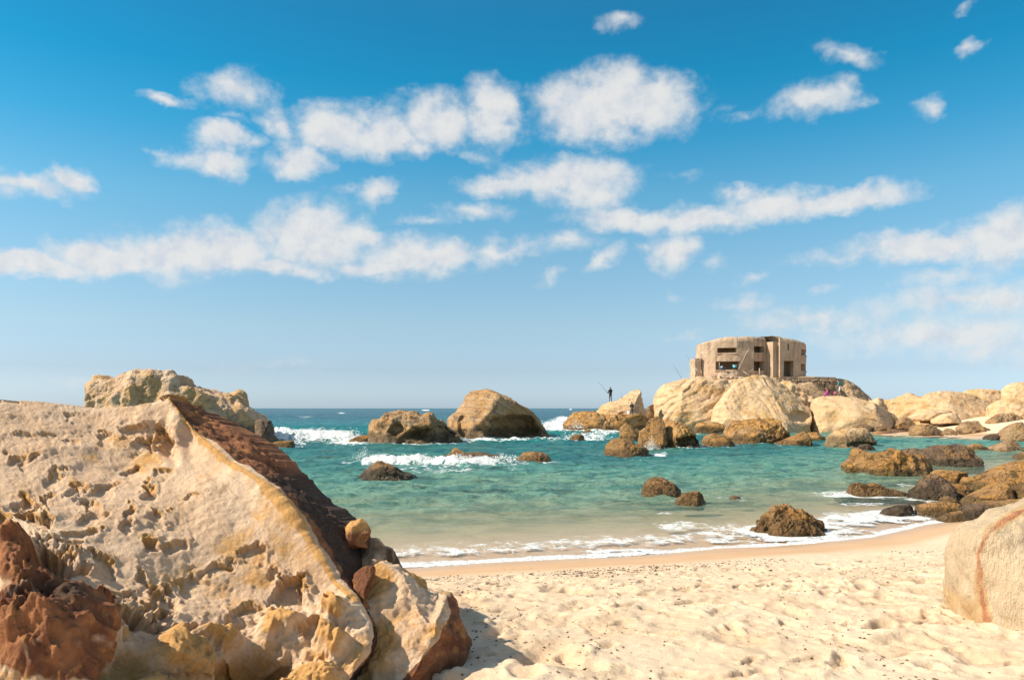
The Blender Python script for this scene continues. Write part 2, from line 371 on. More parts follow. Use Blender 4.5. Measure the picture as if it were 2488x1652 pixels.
def build_terrain():
    xs = np.concatenate([-np.geomspace(260, 3.4, 60), np.linspace(-3.3, 6.2, 430), np.geomspace(6.25, 260, 110)])
    ys = np.concatenate([-np.geomspace(120, 1, 14), np.linspace(0, 4.2, 24), np.linspace(4.24, 13.6, 440), np.geomspace(13.7, 420, 150)])
    X, Y = np.meshgrid(xs, ys); X = X.ravel(); Y = Y.ravel()
    Z = land(X, Y)
    P = np.stack([X, Y, 0*X], 1)
    dry = sstep(Z, .17, .34)
    near = (Y < 16) & (Y > 2) & (X > -6) & (X < 9)
    rel = np.zeros(len(X)); tr = np.zeros(len(X))
    Q = P[near]
    r = .030*fbm(Q*np.array([.9, .9, 1]), 3, 3) + .013*fbm(Q*np.array([3.6, 3.6, 1]), 3, 9) + .009*fbm(Q*np.array([11, 11, 1]), 3, 21)
    # footprints: oval hollows with pushed-up rims, walked in lines and at random
    W = np.zeros(len(Q)); TR = np.zeros(len(Q))
    qx = Q[:, 0]+.05*fbm(Q*5, 2, 31); qy = Q[:, 1]+.05*fbm(Q*5+7, 2, 41)
    order = np.argsort(qx); qxs = qx[order]
    prints = []
    for k in range(26):
        x0, y0 = rng.uniform(-2, 7), rng.uniform(4.5, 10.5); a = rng.uniform(0, 6.28) if rng.random() < .5 else rng.normal(.2, .35)
        for s in range(rng.integers(4, 13)):
            side = (s % 2-.5)*.2
            prints.append((x0+math.cos(a)*s*.62-math.sin(a)*side, y0+math.sin(a)*s*.62+math.cos(a)*side, a+rng.normal(0, .25), rng.uniform(.11, .17), rng.uniform(.05, .075), rng.uniform(.018, .045)))
    for k in range(300):
        prints.append((rng.uniform(-2.4, 6.5), rng.uniform(4.2, 11.2), rng.uniform(0, 6.28), rng.uniform(.08, .2), rng.uniform(.04, .11), rng.uniform(.012, .04)))
    for k in range(60):
        prints.append((rng.uniform(-1, 6), rng.uniform(4.2, 9), rng.uniform(0, 6.28), rng.uniform(.25, .5), rng.uniform(.15, .3), rng.uniform(.012, .03)))
    for (fx, fy, a, la, lb, dp) in prints:
        m = la*2.4
        i0, i1 = np.searchsorted(qxs, fx-m), np.searchsorted(qxs, fx+m)
        idx = order[i0:i1]; idx = idx[np.abs(qy[idx]-fy) < m]
        if not len(idx): continue
        dx, dy = qx[idx]-fx, qy[idx]-fy
        ex = (dx*math.cos(a)+dy*math.sin(a))/la; ey = (-dx*math.sin(a)+dy*math.cos(a))/lb
        rr = np.sqrt(ex*ex+ey*ey)
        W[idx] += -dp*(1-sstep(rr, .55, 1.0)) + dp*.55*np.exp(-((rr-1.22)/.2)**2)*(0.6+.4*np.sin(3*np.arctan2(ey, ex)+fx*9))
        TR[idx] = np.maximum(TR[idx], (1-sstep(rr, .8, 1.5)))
    rough = .012*ridged(Q*np.array([14, 14, 1]), 3, 77)
    r = r+W*1.25+rough*sstep(TR, .2, 1)
    # the low cusp of the berm
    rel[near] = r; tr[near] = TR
    Z = Z+rel*dry + .01*fbm(P*np.array([.5, .5, 1]), 3, 5)*(1-dry)*(Y < 25)
    farm = Z > .15
    Z = np.where((Y > 40) & farm, Z+.12*fbm(P*np.array([.25, .25, 1]), 4, 15), Z)
    m, T, b, _ = new_mat('beach_sand')
    pos = T.node('ShaderNodeNewGeometry').outputs['Position']
    z = T.sep(pos)[2]
    n1 = T.noise(pos, .9, 5, .6); n2 = T.noise(pos, 260, 2, .6); n3 = T.noise(pos, 22, 5, .65)
    c = T.mix(T.ss(n1, .35, .65), (.69, .525, .365), (.755, .60, .435))
    c = T.mix(T.ss(n3, .3, .75, .24, 0.0), c, (.52, .37, .22))
    c = T.mix(T.ss(n2, .62, .78, 0, .5), c, (.36, .24, .14))
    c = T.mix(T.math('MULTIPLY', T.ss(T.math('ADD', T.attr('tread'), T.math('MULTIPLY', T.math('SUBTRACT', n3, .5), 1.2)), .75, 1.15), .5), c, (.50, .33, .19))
    zn = T.math('ADD', z, T.math('MULTIPLY', T.math('SUBTRACT', T.noise(T.vmath('MULTIPLY', pos, (.35, 1, 1)), 1.2, 4, .6), .5), .09))
    wet = T.ss(zn, .15, .24, 1.0, 0.0)
    sub = T.ss(z, -.10, .0, 1.0, 0.0)
    c = T.mix(wet, c, T.mix(sub, T.mix(T.ss(n1, .3, .7), (.52, .335, .19), (.56, .37, .22)), (.66, .47, .31)))
    # weed and stone patches on the sea bed
    bed = T.ss(z, -.5, -.25, 1.0, 0.0)
    wd = T.math('MULTIPLY', T.ss(T.noise(T.vmath('MULTIPLY', pos, (.7, 1, 1)), .22, 5, .62, .4), .50, .62), bed)
    c = T.mix(T.math('MULTIPLY', wd, .8), c, (.10, .10, .055))
    T.put(b.inputs['Base Color'], c)
    shiny = T.ss(zn, .03, .13, 1.0, 0.0)
    T.put(b.inputs['Roughness'], T.math('SUBTRACT', .95, T.math('MULTIPLY', shiny, .62)))
    b.inputs['Specular IOR Level'].default_value = .3
    h = T.math('ADD', T.math('MULTIPLY', n2, .25), T.math('ADD', n3, T.math('MULTIPLY', T.noise(pos, 70, 4, .7), .5)))
    nb = T.node('ShaderNodeBump'); T.put(nb.inputs['Height'], h); nb.inputs['Distance'].default_value = .02
    T.put(nb.inputs['Strength'], T.math('SUBTRACT', .75, T.math('MULTIPLY', wet, .68)))
    T.put(b.inputs['Normal'], nb.outputs[0])
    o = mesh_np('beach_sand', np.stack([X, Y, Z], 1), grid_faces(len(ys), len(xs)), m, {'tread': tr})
    tag(o, 'pale trodden beach sand running down under the water', kind='structure')
build_terrain()

# ------------------------------------------------------------------ boulders
FOOT = []      # waterline footprints (x, y, half width, half depth) for the foam
def radial(poly, cx, cz, n=720, smooth=3):
    poly = np.array(poly); q = np.roll(poly, -1, 0)
    th = np.linspace(-np.pi, np.pi, n, endpoint=False); out = np.zeros(n)
    for i, t in enumerate(th):
        dx, dz = math.cos(t), math.sin(t)
        ex, ez = q[:, 0]-poly[:, 0], q[:, 1]-poly[:, 1]
        den = dx*ez-dz*ex; den = np.where(np.abs(den) < 1e-9, 1e-9, den)
        ax, az = poly[:, 0]-cx, poly[:, 1]-cz
        r = (ax*ez-az*ex)/den; s = (ax*dz-az*dx)/den
        ok = (r > 0) & (s >= -1e-6) & (s <= 1+1e-6)
        out[i] = r[ok].max() if ok.any() else np.nan
    good = ~np.isnan(out); out = np.interp(np.arange(n), np.arange(n)[good], out[good])
    k = np.ones(2*smooth+1)/(2*smooth+1)
    return th, np.convolve(np.concatenate([out[-smooth:], out, out[:smooth]]), k, 'valid')

def boulder(name, label, crop, prof, mat, hollows=(), base=None, d=None, depth=None, sub=5, seed=1, rough=.06, fine=.02, facets=6, strata=0, sdir=(.35, .2, .9), sfreq=5,
            pits=0, pitscale=7, e=2.5, cat='boulder', group=None, parent=None, foam=.6, planes=(), taper=.35, bottom=.4, zones=None, attrs=False, cz=.10, lump=.10, ridge=0.0):
    S = to_S(crop, prof)
    wpx = max(p[0] for p in S)-min(p[0] for p in S)
    if d is None:
        bv = CROPS[crop][1]+base/CROPS[crop][2]
        df = FS*CAMZ/(bv-991.6)
        hw = wpx/FS*df/2
        dep = depth if depth else .8*hw
        d = df+dep*.85
        hw = wpx/FS*d/2; 
    else:
        hw = wpx/FS*d/2; dep = depth if depth else .8*hw
    poly = [(S2W(u, v, d)[0], S2W(u, v, d)[2]) for u, v in S]
    xs = [p[0] for p in poly]; zs = [p[1] for p in poly]
    zb, zt = min(zs), max(zs)
    if foam and d and base is not None: zb = min(zb, 0.0)
    hgt = max(zt-zb, .15)
    xc = (min(xs)+max(xs))/2; zc = zb+cz*hgt
    poly = poly+[(max(xs)*.97+xc*.03, zb-bottom*hgt), (min(xs)*.97+xc*.03, zb-bottom*hgt)]
    th, rr = radial(poly, xc, zc)
    N, F = ico(sub)
    t = np.arctan2(N[:, 2], N[:, 0]); s = np.sqrt(N[:, 0]**2+N[:, 2]**2)
    r = np.interp(t, th, rr, period=2*np.pi)*s**(2/e)
    X = np.cos(t)*r; Z = np.sin(t)*r
    rel = np.clip(Z/hgt, 0, 1)
    Y = np.sign(N[:, 1])*np.abs(N[:, 1])**(2/e)*dep*(1-taper*rel)
    Vv = np.stack([X, Y, Z], 1)
    R = math.sqrt(hw*max(hgt, hw*.4))
    rg = np.random.default_rng(seed*101+7)
    # big uneven lumps pushed mostly along depth so the outline stays
    L = lump*R
    Vv[:, 1] += L*2.0*fbm(Vv/R*1.3+seed*3.1, 2, seed)*np.sqrt(np.clip(1-s**4, 0, 1))
    for k in range(facets*2):
        n = np.array([rg.normal(0, .55), -rg.uniform(.5, 1.2), rg.uniform(-.25, .9)]); n /= np.linalg.norm(n)
        sup = (Vv@n).max(); off = sup*rg.uniform(.76, .96)
        q = Vv@n-off
        Vv -= np.maximum(q, 0)[:, None]*n*.92
    for (n, off) in planes:
        n = np.array(n, float); n /= np.linalg.norm(n); q = Vv@n-off*(Vv@n).max(); Vv -= np.maximum(q, 0)[:, None]*n*.93
    Nn = vnormals(Vv, F)
    P = Vv/R
    if hollows:      # overhung hollows on the near side: u, v, ru, rv, depth in metres
        wz = fbm(P*2.2+seed, 3, seed+81); wz2 = fbm(P*2.2+seed+5, 3, seed+82)
        for (hu, hv, hru, hrv, hd) in hollows:
            k = CROPS[crop][2]; hs = to_S(crop, [(hu, hv)])[0]; hx, _, hz = S2W(hs[0], hs[1], d)
            rx, rz = hru/k/FS*d, hrv/k/FS*d
            q = np.sqrt(((Vv[:, 0]+xc-hx)/rx+.3*wz)**2+((Vv[:, 2]+zc-hz)/rz+.3*wz2)**2)
            Vv[:, 1] += hd*(1-sstep(q, .62, 1.0))*(N[:, 1] < .25)
        Nn = vnormals(Vv, F)
    dsp = rough*R*(fbm(P*1.9+seed*7.7, 4, seed+3)) + fine*R*fbm(P*9+seed, 4, seed+13, .6)
    if ridge: dsp += ridge*R*(ridged(P*3.1+seed*1.7, 4, seed+29)-.45)
    if strata:
        sv = np.array(sdir, float); sv /= np.linalg.norm(sv)
        tt = P@sv*sfreq+.7*fbm(P*1.2+seed*5, 3, seed+41)
        fr = tt-np.floor(tt)
        amp = .4+.6*(vnoise(np.stack([np.floor(tt), 0*tt, 0*tt], 1)+.5, seed+8)*.5+.5)
        gr = np.exp(-((fr-.5)/.13)**2)
        dsp -= strata*R*gr*amp*sstep(fbm(P*1.5+seed*2, 2, seed+51), -.5, .5)
        dsp += strata*R*.4*(fr-.5)
    if pits:
        w1, w2 = worley(P*pitscale+seed, seed+61)
        mk = sstep(fbm(P*1.6+seed*4, 3, seed+71), -.15, .45)
        dsp -= pits*R*(1-sstep(w1, .1, .62))*mk
    Vv = Vv+Nn*dsp[:, None]
    loc = np.array([xc, d, zc])
    at = {}
    if zones is not None: at = zones(Vv+loc, Nn, P)
    o = mesh_np(name, Vv-np.array([0, 0, zb-zc]), F, mat, at, loc=(xc, d, zb))
    if parent is not None:
        o.parent = parent; o.location = Vector((xc, d, zb))-parent.location
    else:
        tag(o, label, cat, group)
    if foam: FOOT.append((xc, d, hw, dep, foam))
    return o

def rocks():
    B = boulder
    g_sea = 'sea rocks in the lagoon'; g_head = 'boulders of the headland'; g_right = 'weedy rocks at the right shore'; g_far = 'rocks on the far beach'; g_ridge = 'pale whaleback rocks behind the far beach'
    # --- islet behind the near boulder
    B('islet_rock', 'jagged grey and tan rock islet with the gull, behind the large near boulder', 'd1', [(100,560),(100,510),(180,420),(250,330),(320,290),(410,195),(520,180),(640,120),(750,85),(830,105),(870,145),(960,150),(1090,152),(1150,125),(1270,130),(1340,190),(1370,245),(1420,240),(1560,265),(1640,300),(1820,320),(1900,370),(1960,440),(2020,530),(2110,610),(2130,760),(2200,900)],
      RM('islet'), d=60, depth=6.5, sub=7, seed=3, rough=.10, fine=.022, facets=11, lump=.22, ridge=.07, e=2.4, strata=.035, sdir=(.7, .2, .6), sfreq=4, foam=.8)
    B('sea_rock', 'dark knob of rock standing at the seaward end of the jagged islet', 'd1', [(2085,900),(2100,665),(2180,655),(2258,672),(2262,760),(2240,800),(2310,890),(2330,935)], RM('dark'), d=55, depth=1.6, seed=4, rough=.05, foam=.9, cat='rock', group=g_sea)
    B('sea_rock', 'low flat wet rock beside the foam right of the jagged islet', 'c4', [(150,545),(175,520),(250,505),(330,503),(338,540)], RM('algae'), base=552, seed=5, depth=1.0, foam=.7, cat='rock', group=g_sea)
    # --- pair of large sea boulders
    B('sea_boulder', 'broad pitted tan sea boulder, left of the tallest sea boulder', 'c4', [(790,480),(830,400),(880,352),(940,350),(1000,300),(1100,285),(1190,280),(1260,312),(1330,300),(1370,360),(1420,400),(1500,455),(1550,495)],
      RM('big'), base=522, depth=3.0, sub=6, seed=6, rough=.075, fine=.026, facets=7, pits=.05, pitscale=5, lump=.16, ridge=.05, foam=.5, group=g_sea, hollows=[(1330,440,170,70,1.5),(1090,430,50,60,.6)])
    B('sea_rock', 'small jagged foot rock in foam left of the broad pitted boulder', 'c4', [(735,510),(770,478),(830,468),(900,478),(970,505)], RM('algae'), base=512, depth=.8, seed=7, rough=.1, ridge=.1, foam=.9, cat='rock', group=g_sea)
    B('sea_boulder', 'tallest dome-shaped banded sea boulder with dark hollow low on its face', 'c4', [(1440,440),(1438,345),(1490,300),(1530,250),(1570,180),(1610,150),(1720,138),(1800,168),(1920,220),(2020,275),(2090,350),(2150,430),(2178,475)],
      RM('big'), base=477, depth=4.0, sub=6, seed=8, rough=.05, fine=.014, facets=5, strata=.035, sdir=(.55, .1, .8), sfreq=6, lump=.12, foam=.45, group=g_sea, hollows=[(1880,400,230,95,2.2),(1560,390,40,90,.5)])
    B('sea_rock', 'dark brown pointed rock alone in the water before the breaking wave', 'c4', [(778,784),(830,730),(880,690),(940,648),(1000,665),(1060,690),(1120,735),(1210,765)], RM('dark'), base=786, depth=1.0, seed=9, rough=.09, ridge=.06, foam=.12, cat='rock', group=g_sea)
    B('sea_rock', 'low jagged rock awash behind the breaking wave', 'c4', [(1380,628),(1440,600),(1490,552),(1530,600),(1640,590),(1720,600),(1830,612)], RM('algae'), base=632, depth=.9, seed=10, rough=.08, ridge=.1, foam=.9, cat='rock', group=g_sea)
    B('sea_rock', 'low rounded ochre rock at the right end of the breaking wave', 'c4', [(1930,630),(1980,590),(2060,578),(2130,590),(2182,642)], RM('algae'), base=656, depth=.9, seed=11, rough=.08, foam=.6, cat='rock', group=g_sea)
    # --- fishermen's ledge
    B('ledge_rock', 'low brown weedy ledge running under the pointed rock of the two fishermen', 'c2', [(80,780),(180,700),(260,610),(330,560),(420,572),(540,572),(640,612),(760,602),(900,602),(1000,612),(1100,590),(1170,660)], RM('ochre'), base=790, depth=3.2, sub=6, seed=12, rough=.06, ridge=.06, fine=.03, foam=.9, cat='rock', group=g_head)
    B('pointed_rock', 'pale wedge-shaped rock with tilted peak where the fishermen stand', 'c2', [(545,620),(560,562),(640,492),(720,462),(800,440),(880,398),(960,330),(1040,305),(1072,330),(1090,430),(1100,500),(1120,570),(1150,640)], RM('head'), d=93.6, depth=2.0, sub=6, seed=13, rough=.03, fine=.014, facets=3, strata=.03, sdir=(.6, .1, .9), sfreq=4, foam=0, group=g_head)
    B('sea_rock', 'small dark block in the gap right of the pointed fishing rock', 'c2', [(1115,600),(1120,560),(1160,510),(1222,474),(1250,530),(1240,640)], RM('dark'), d=97, depth=1.0, seed=14, foam=0, cat='rock', group=g_head)
    B('sea_rock', 'tiny brown rock in foam below the left ledge', 'c2', [(400,815),(430,775),(480,770),(520,800)], RM('algae'), base=818, depth=.6, seed=15, foam=.9, cat='rock', group=g_sea)
    B('sea_rock', 'small flat brown rock awash further left below the ledge', 'c2', [(255,870),(300,835),(360,822),(410,835),(425,868)], RM('algae'), base=876, depth=.6, seed=16, foam=.9, cat='rock', group=g_sea)
    # --- headland
    B('headland_boulder', 'great pale slab with diagonal cracks carrying the left end of the bunker', 'c2', [(1205,660),(1215,600),(1225,450),(1262,350),(1320,262),(1450,215),(1560,190),(1680,170),(1900,185),(2100,200),(2260,260),(2330,420),(2362,640)], RM('head'), d=97, depth=7.5, sub=7, seed=17, rough=.035, fine=.012, facets=3, strata=.05, sdir=(-.55, .15, .8), sfreq=5, foam=.5, group=g_head, ridge=.02, taper=.15)
    B('headland_boulder', 'biggest smooth cream boulder in front of the bunker', 'c1', [(650,1300),(668,1250),(700,1100),(800,970),(900,860),(1000,780),(1120,718),(1250,685),(1350,695),(1450,730),(1560,785),(1650,880),(1760,990),(1880,1120),(1890,1220),(1850,1330)], RM('head'), d=89, depth=5.0, sub=7, seed=18, rough=.03, fine=.010, facets=3, strata=.03, sdir=(.8, .1, .5), sfreq=5, pits=.02, pitscale=6, foam=0, group=g_head, cz=.05, hollows=[(1700,1230,190,90,.5)])
    B('headland_boulder', 'ochre fluted boulder tucked right behind the biggest cream boulder', 'c1', [(1480,1300),(1560,780),(1690,768),(1850,858),(1930,920),(1980,1000),(2010,1080),(2050,1200),(2062,1300),(2000,1380)], RM('head'), d=94, depth=3.0, sub=6, seed=19, rough=.06, fine=.025, ridge=.05, strata=.04, pits=.04, foam=0, group=g_head)
    B('headland_boulder', 'wide pale boulder the magenta-clad woman and her companions rest on', 'c3', [(80,620),(100,340),(200,302),(330,298),(470,328),(600,360),(720,420),(850,488),(860,540),(700,590)], RM('head'), d=88, depth=4.0, sub=6, seed=20, rough=.035, fine=.012, strata=.025, facets=4, foam=0, group=g_head)
    B('sea_rock', 'low flat tan rock at the foot of the great pale slab', 'c1', [(440,1400),(500,1295),(640,1282),(760,1292),(870,1350),(900,1400)], RM('ochre'), d=82, depth=2.0, seed=21, foam=.3, cat='rock', group=g_sea)
    B('sea_boulder', 'rough yellow pitted sea boulder below the biggest cream boulder', 'c1', [(840,1500),(870,1340),(900,1280),(1000,1262),(1200,1250),(1400,1240),(1500,1270),(1600,1380),(1690,1440),(1700,1560)], RM('ochre'), base=1568, depth=2.0, sub=6, seed=22, rough=.07, pits=.06, pitscale=6, fine=.04, foam=.3, group=g_sea)
    B('sea_rock', 'dark rounded rock at the left foot of the rough yellow boulder', 'c1', [(560,1568),(580,1480),(640,1430),(720,1420),(800,1450),(880,1480),(960,1570)], RM('algae'), base=1590, depth=1.3, seed=23, foam=.4, cat='rock', group=g_sea)
    B('sea_rock', 'long dark low rock at the right foot of the rough yellow boulder', 'c1', [(1480,1560),(1600,1500),(1740,1450),(1850,1395),(1900,1440),(1930,1550)], RM('algae'), base=1580, depth=1.2, seed=24, foam=.2, cat='rock', group=g_sea)
    B('sea_rock', 'flat weedy rock between the long low rock and the flat-topped rock', 'c3', [(30,720),(60,640),(120,630),(170,670),(205,715)], RM('gold'), base=722, depth=1.0, seed=25, foam=.1, cat='rock', group=g_sea)
    B('sea_boulder', 'upright golden wedge forming the left half of the split rock', 'c2', [(1045,920),(1052,850),(1060,800),(1130,740),(1150,690),(1180,640),(1240,616),(1320,622),(1350,700),(1368,860),(1375,975)], RM('gold'), base=984, depth=1.25, sub=6, seed=26, rough=.04, fine=.025, facets=5, lump=.1, planes=[((-.8, -1, .25), .86), ((1, -.5, .1), .9)], foam=.6, group=g_sea)
    B('sea_boulder', 'dark pitted block forming the right half of the split rock', 'c2', [(1290,980),(1318,720),(1340,645),(1365,660),(1480,690),(1600,738),(1690,830),(1728,900),(1740,970)], RM('ochre'), base=978, depth=1.5, sub=6, seed=126, rough=.06, fine=.03, facets=6, lump=.15, pits=.05, hollows=[(1600,905,160,75,.8)], foam=.5, group=g_sea)
    B('sea_rock', 'rounded brown rock left behind the split rock', 'c2', [(825,880),(832,790),(845,748),(890,703),(960,728),(1050,770),(1070,870)], RM('algae'), base=888, depth=1.2, seed=27, foam=.7, cat='rock', group=g_sea)
    B('sea_rock', 'smooth humped brown rock in front of the split rock', 'c2', [(655,1020),(690,930),(740,890),(830,876),(940,900),(1040,950),(1160,1005)], RM('algae'), base=1062, depth=1.1, sub=6, seed=28, rough=.04, fine=.03, foam=.25, cat='rock', group=g_sea)
    B('sea_rock', 'shaggy round brown rock in the middle of the clear shallows', 'e6', [(1010,660),(1040,560),(1110,470),(1200,448),(1300,458),(1400,510),(1490,570),(1540,630)], RM('algae'), base=690, depth=.7, seed=29, rough=.05, fine=.05, foam=.1, cat='rock', group=g_sea)
    B('sea_rock', 'small knobbly brown rock just nearer than the shaggy round one', 'e6', [(1465,810),(1520,740),(1600,670),(1680,650),(1800,650),(1850,690),(1880,800)], RM('algae'), base=826, depth=.5, seed=30, rough=.09, fine=.05, foam=.1, cat='rock', group=g_sea)
    B('sea_rock', 'tiny rock tip poking from shallows right of the small knobbly rock', 'e6', [(2210,735),(2260,703),(2330,708),(2362,735)], RM('algae'), base=740, depth=.3, sub=4, seed=31, foam=.3, cat='rock', group=g_sea)
    # --- shore rock
    B('shore_rock', 'craggy brown rock in the swash on the wet sand', 'c8', [(915,205),(940,150),(1000,100),(1055,58),(1110,62),(1160,92),(1210,100),(1255,125),(1300,148),(1330,178),(1325,205)], RM('algae'), base=208, depth=.5, sub=6, seed=32, rough=.09, ridge=.13, fine=.04, pits=.05, lump=.2, foam=.8, cat='rock')
    B('shore_rock', 'lower tan rock lying against the front of the craggy swash rock', 'c8', [(1020,212),(1045,165),(1090,135),(1160,128),(1220,150),(1270,180),(1305,208)], RM('algae'), base=226, depth=.33, sub=6, seed=33, rough=.09, ridge=.1, fine=.05, pits=.05, foam=.9, cat='rock')
    # --- right-hand group
    B('shore_rock', 'flat-topped pale rock standing in the lagoon before the far beach', 'c3', [(212,755),(235,680),(300,622),(400,600),(570,600),(612,650),(640,710),(662,762)], RM('headsea'), base=768, depth=1.6, sub=6, seed=34, rough=.04, facets=3, hollows=[(470,740,210,26,.45)], foam=.15, group=g_sea)
    B('sea_rock', 'small dark weedy rock at the right foot of the flat-topped pale rock', 'c3', [(495,790),(530,750),(590,742),(640,765),(655,795)], RM('dark'), base=800, depth=.5, seed=35, rough=.1, foam=.1, cat='rock', group=g_sea)
    B('sea_rock', 'long craggy golden-brown rock with saddle, mid right in the water', 'c3', [(385,925),(480,875),(488,800),(540,790),(620,832),(740,842),(760,780),(850,780),(920,820),(1000,860),(1090,845),(1142,900),(1155,1005)], RM('gold'), base=1022, depth=1.5, sub=6, seed=36, rough=.06, ridge=.07, fine=.03, lump=.2, foam=.2, cat='rock', group=g_right)
    B('sea_rock', 'dark rough rock directly behind the long golden-brown one', 'c3', [(935,850),(950,797),(1100,790),(1230,760),(1430,745),(1490,780),(1550,850),(1592,925),(1600,985)], RM('dark'), d=35, depth=1.7, sub=6, seed=37, rough=.06, ridge=.07, fine=.03, foam=.15, cat='rock', group=g_right)
    B('sea_rock', 'low rusty two-humped rock in the swash at right', 'c3', [(300,1215),(415,1190),(435,1110),(500,1090),(570,1105),(590,1112),(640,1090),(700,1110),(760,1150),(860,1160),(955,1180)], RM('algae'), base=1212, depth=.6, sub=6, seed=38, rough=.05, fine=.03, foam=.6, cat='rock', group=g_right)
    B('shore_rock', 'steep brown pyramid rock at the right shore', 'c3', [(1025,1260),(1060,1150),(1130,1070),(1220,1014),(1290,1060),(1342,1130),(1360,1250)], RM('dark'), d=22.0, depth=1.0, sub=6, seed=39, rough=.05, facets=7, fine=.03, foam=.4, cat='rock', group=g_right)
    B('shore_rock', 'knobbly brown rock wedged right of the pyramid rock', 'c3', [(1320,1270),(1340,1120),(1400,1110),(1470,1120),(1530,1150),(1550,1270)], RM('algae'), d=22.4, depth=.8, sub=6, seed=40, rough=.1, ridge=.1, fine=.05, pits=.07, foam=.3, cat='rock', group=g_right)
    B('shore_rock', 'low pale-rimmed weedy rock behind the pyramid rock', 'c3', [(1205,1060),(1215,1000),(1260,976),(1380,990),(1480,1000),(1500,1060)], RM('gold'), d=26, depth=.9, seed=41, rough=.08, pits=.06, foam=.2, cat='rock', group=g_right)
    B('shore_rock', 'long sloping orange-brown rock leaving the right edge of the picture', 'c3', [(1450,1300),(1470,1110),(1540,1030),(1600,1050),(1750,990),(1900,920),(2010,888),(2300,800),(2500,900),(2560,1300)], RM('gold'), d=25, depth=1.7, sub=6, seed=42, rough=.035, facets=4, fine=.015, foam=0, group=g_right)
    B('shore_rock', 'smooth golden wedge rock leaning before the long sloping rock', 'c3', [(1490,1290),(1520,1245),(1650,1180),(1800,1090),(1840,1110),(1852,1200),(1905,1285)], RM('gold'), d=20.6, depth=.8, sub=6, seed=43, rough=.02, facets=4, fine=.012, lump=.05, foam=0, cat='rock', group=g_right)
    B('shore_rock', 'banded tan rock at the right edge beside the golden wedge', 'c3', [(1900,1290),(1920,1170),(1980,1115),(2060,1090),(2200,1120),(2260,1300)], RM('ochre'), d=20.4, depth=.9, sub=6, seed=44, strata=.06, foam=0, cat='rock', group=g_right)
    B('shore_rock', 'low ochre shelf of rock below the golden wedge', 'c3', [(1520,1380),(1560,1290),(1750,1262),(1900,1262),(2010,1248),(2250,1240),(2300,1400)], RM('gold'), d=19.2, depth=.9, sub=6, seed=45, rough=.06, foam=0, cat='rock', group=g_right)
    B('shore_rock', 'blocky orange rock at the edge of the swash', 'c3', [(1060,1420),(1082,1290),(1200,1270),(1330,1268),(1420,1290),(1480,1400)], RM('gold'), base=1425, depth=.7, sub=6, seed=46, rough=.06, facets=8, fine=.03, foam=.5, cat='rock', group=g_right)
    B('shore_rock', 'dark purple-brown rock right of the blocky orange rock', 'c3', [(1400,1470),(1440,1380),(1500,1300),(1570,1288),(1680,1310),(1775,1370),(1790,1440)], RM('dark'), d=17.4, depth=.6, sub=6, seed=47, rough=.06, facets=7, fine=.03, foam=.2, cat='rock', group=g_right)
    B('shore_rock', 'small golden rock in front between the blocky and purple rocks', 'c3', [(1240,1460),(1300,1400),(1380,1360),(1440,1350),(1480,1400),(1490,1465)], RM('gold'), base=1470, depth=.4, seed=48, rough=.05, facets=6, foam=.3, cat='rock', group=g_right)
    B('shore_rock', 'little brown cone rock behind the blocky orange rock', 'c3', [(1250,1300),(1280,1235),(1320,1212),(1370,1235),(1420,1290)], RM('algae'), d=19.6, depth=.4, seed=49, foam=.3, cat='rock', group=g_right)
    B('shore_rock', 'dark low rock awash in the white swash at right', 'c3', [(700,1400),(760,1332),(850,1305),(980,1292),(1025,1325),(960,1400)], RM('dark'), base=1402, depth=.45, sub=6, seed=50, rough=.06, foam=.9, cat='rock', group=g_right)
    B('sea_rock', 'brown triangular rock near the right edge before the far beach', 'c3', [(1715,790),(1800,740),(1912,700),(1970,770),(1985,805)], RM('beach'), base=806, depth=1.2, seed=51, rough=.05, facets=6, foam=.1, cat='rock', group=g_right)
    B('sea_rock', 'smooth olive hump of rock left of the brown triangular rock', 'c3', [(1480,800),(1530,750),(1580,738),(1640,765),(1685,800)], RM('gold'), base=800, depth=1.0, seed=52, rough=.03, foam=.05, cat='rock', group=g_right)
    B('sea_rock', 'small golden rock cut by the right edge, nearest of the far lagoon', 'c3', [(1940,870),(1975,840),(2030,815),(2100,840),(2130,870)], RM('gold'), base=876, depth=.8, seed=53, foam=.05, cat='rock', group=g_right)
    # --- far beach rocks
    B('beach_rock', 'long dark wedge rock lying on the far beach at the water', 'c3', [(985,612),(1010,572),(1160,555),(1200,600),(1275,635)], RM('beach'), d=74, depth=1.5, seed=54, facets=6, foam=0, cat='rock', group=g_far)
    B('beach_rock', 'tilted brown slab on the far beach below the pale ridge', 'c3', [(800,575),(850,548),(900,510),(950,495),(1008,555)], RM('beach'), d=86, depth=1.4, seed=55, facets=6, foam=0, cat='rock', group=g_far)
    B('beach_rock', 'small brown fin of rock high on the far beach', 'c3', [(1080,535),(1150,510),(1192,487),(1215,535)], RM('beach'), d=89, depth=1.0, seed=56, facets=6, foam=0, cat='rock', group=g_far)
    B('beach_rock', 'flat tan slab rock right of centre on the far beach', 'c3', [(1415,600),(1460,545),(1570,530),(1592,570),(1670,612)], RM('beach'), d=76, depth=1.4, seed=57, facets=6, foam=0, cat='rock', group=g_far)
    B('beach_rock', 'stout honeycombed boulder on the far beach near the right edge', 'c3', [(1685,580),(1700,540),(1740,500),(1790,470),(1900,470),(1970,510),(2015,570)], RM('beach'), d=80, depth=2.0, sub=6, seed=58, pits=.08, pitscale=5, foam=0, cat='rock', group=g_far)
    B('beach_rock', 'dark sloping boulder at the waterline by the right edge', 'c3', [(1800,690),(1840,612),(1900,570),(1980,545),(2060,590),(2120,690)], RM('beach'), d=64, depth=1.8, sub=6, seed=59, facets=7, foam=0, cat='rock', group=g_far)
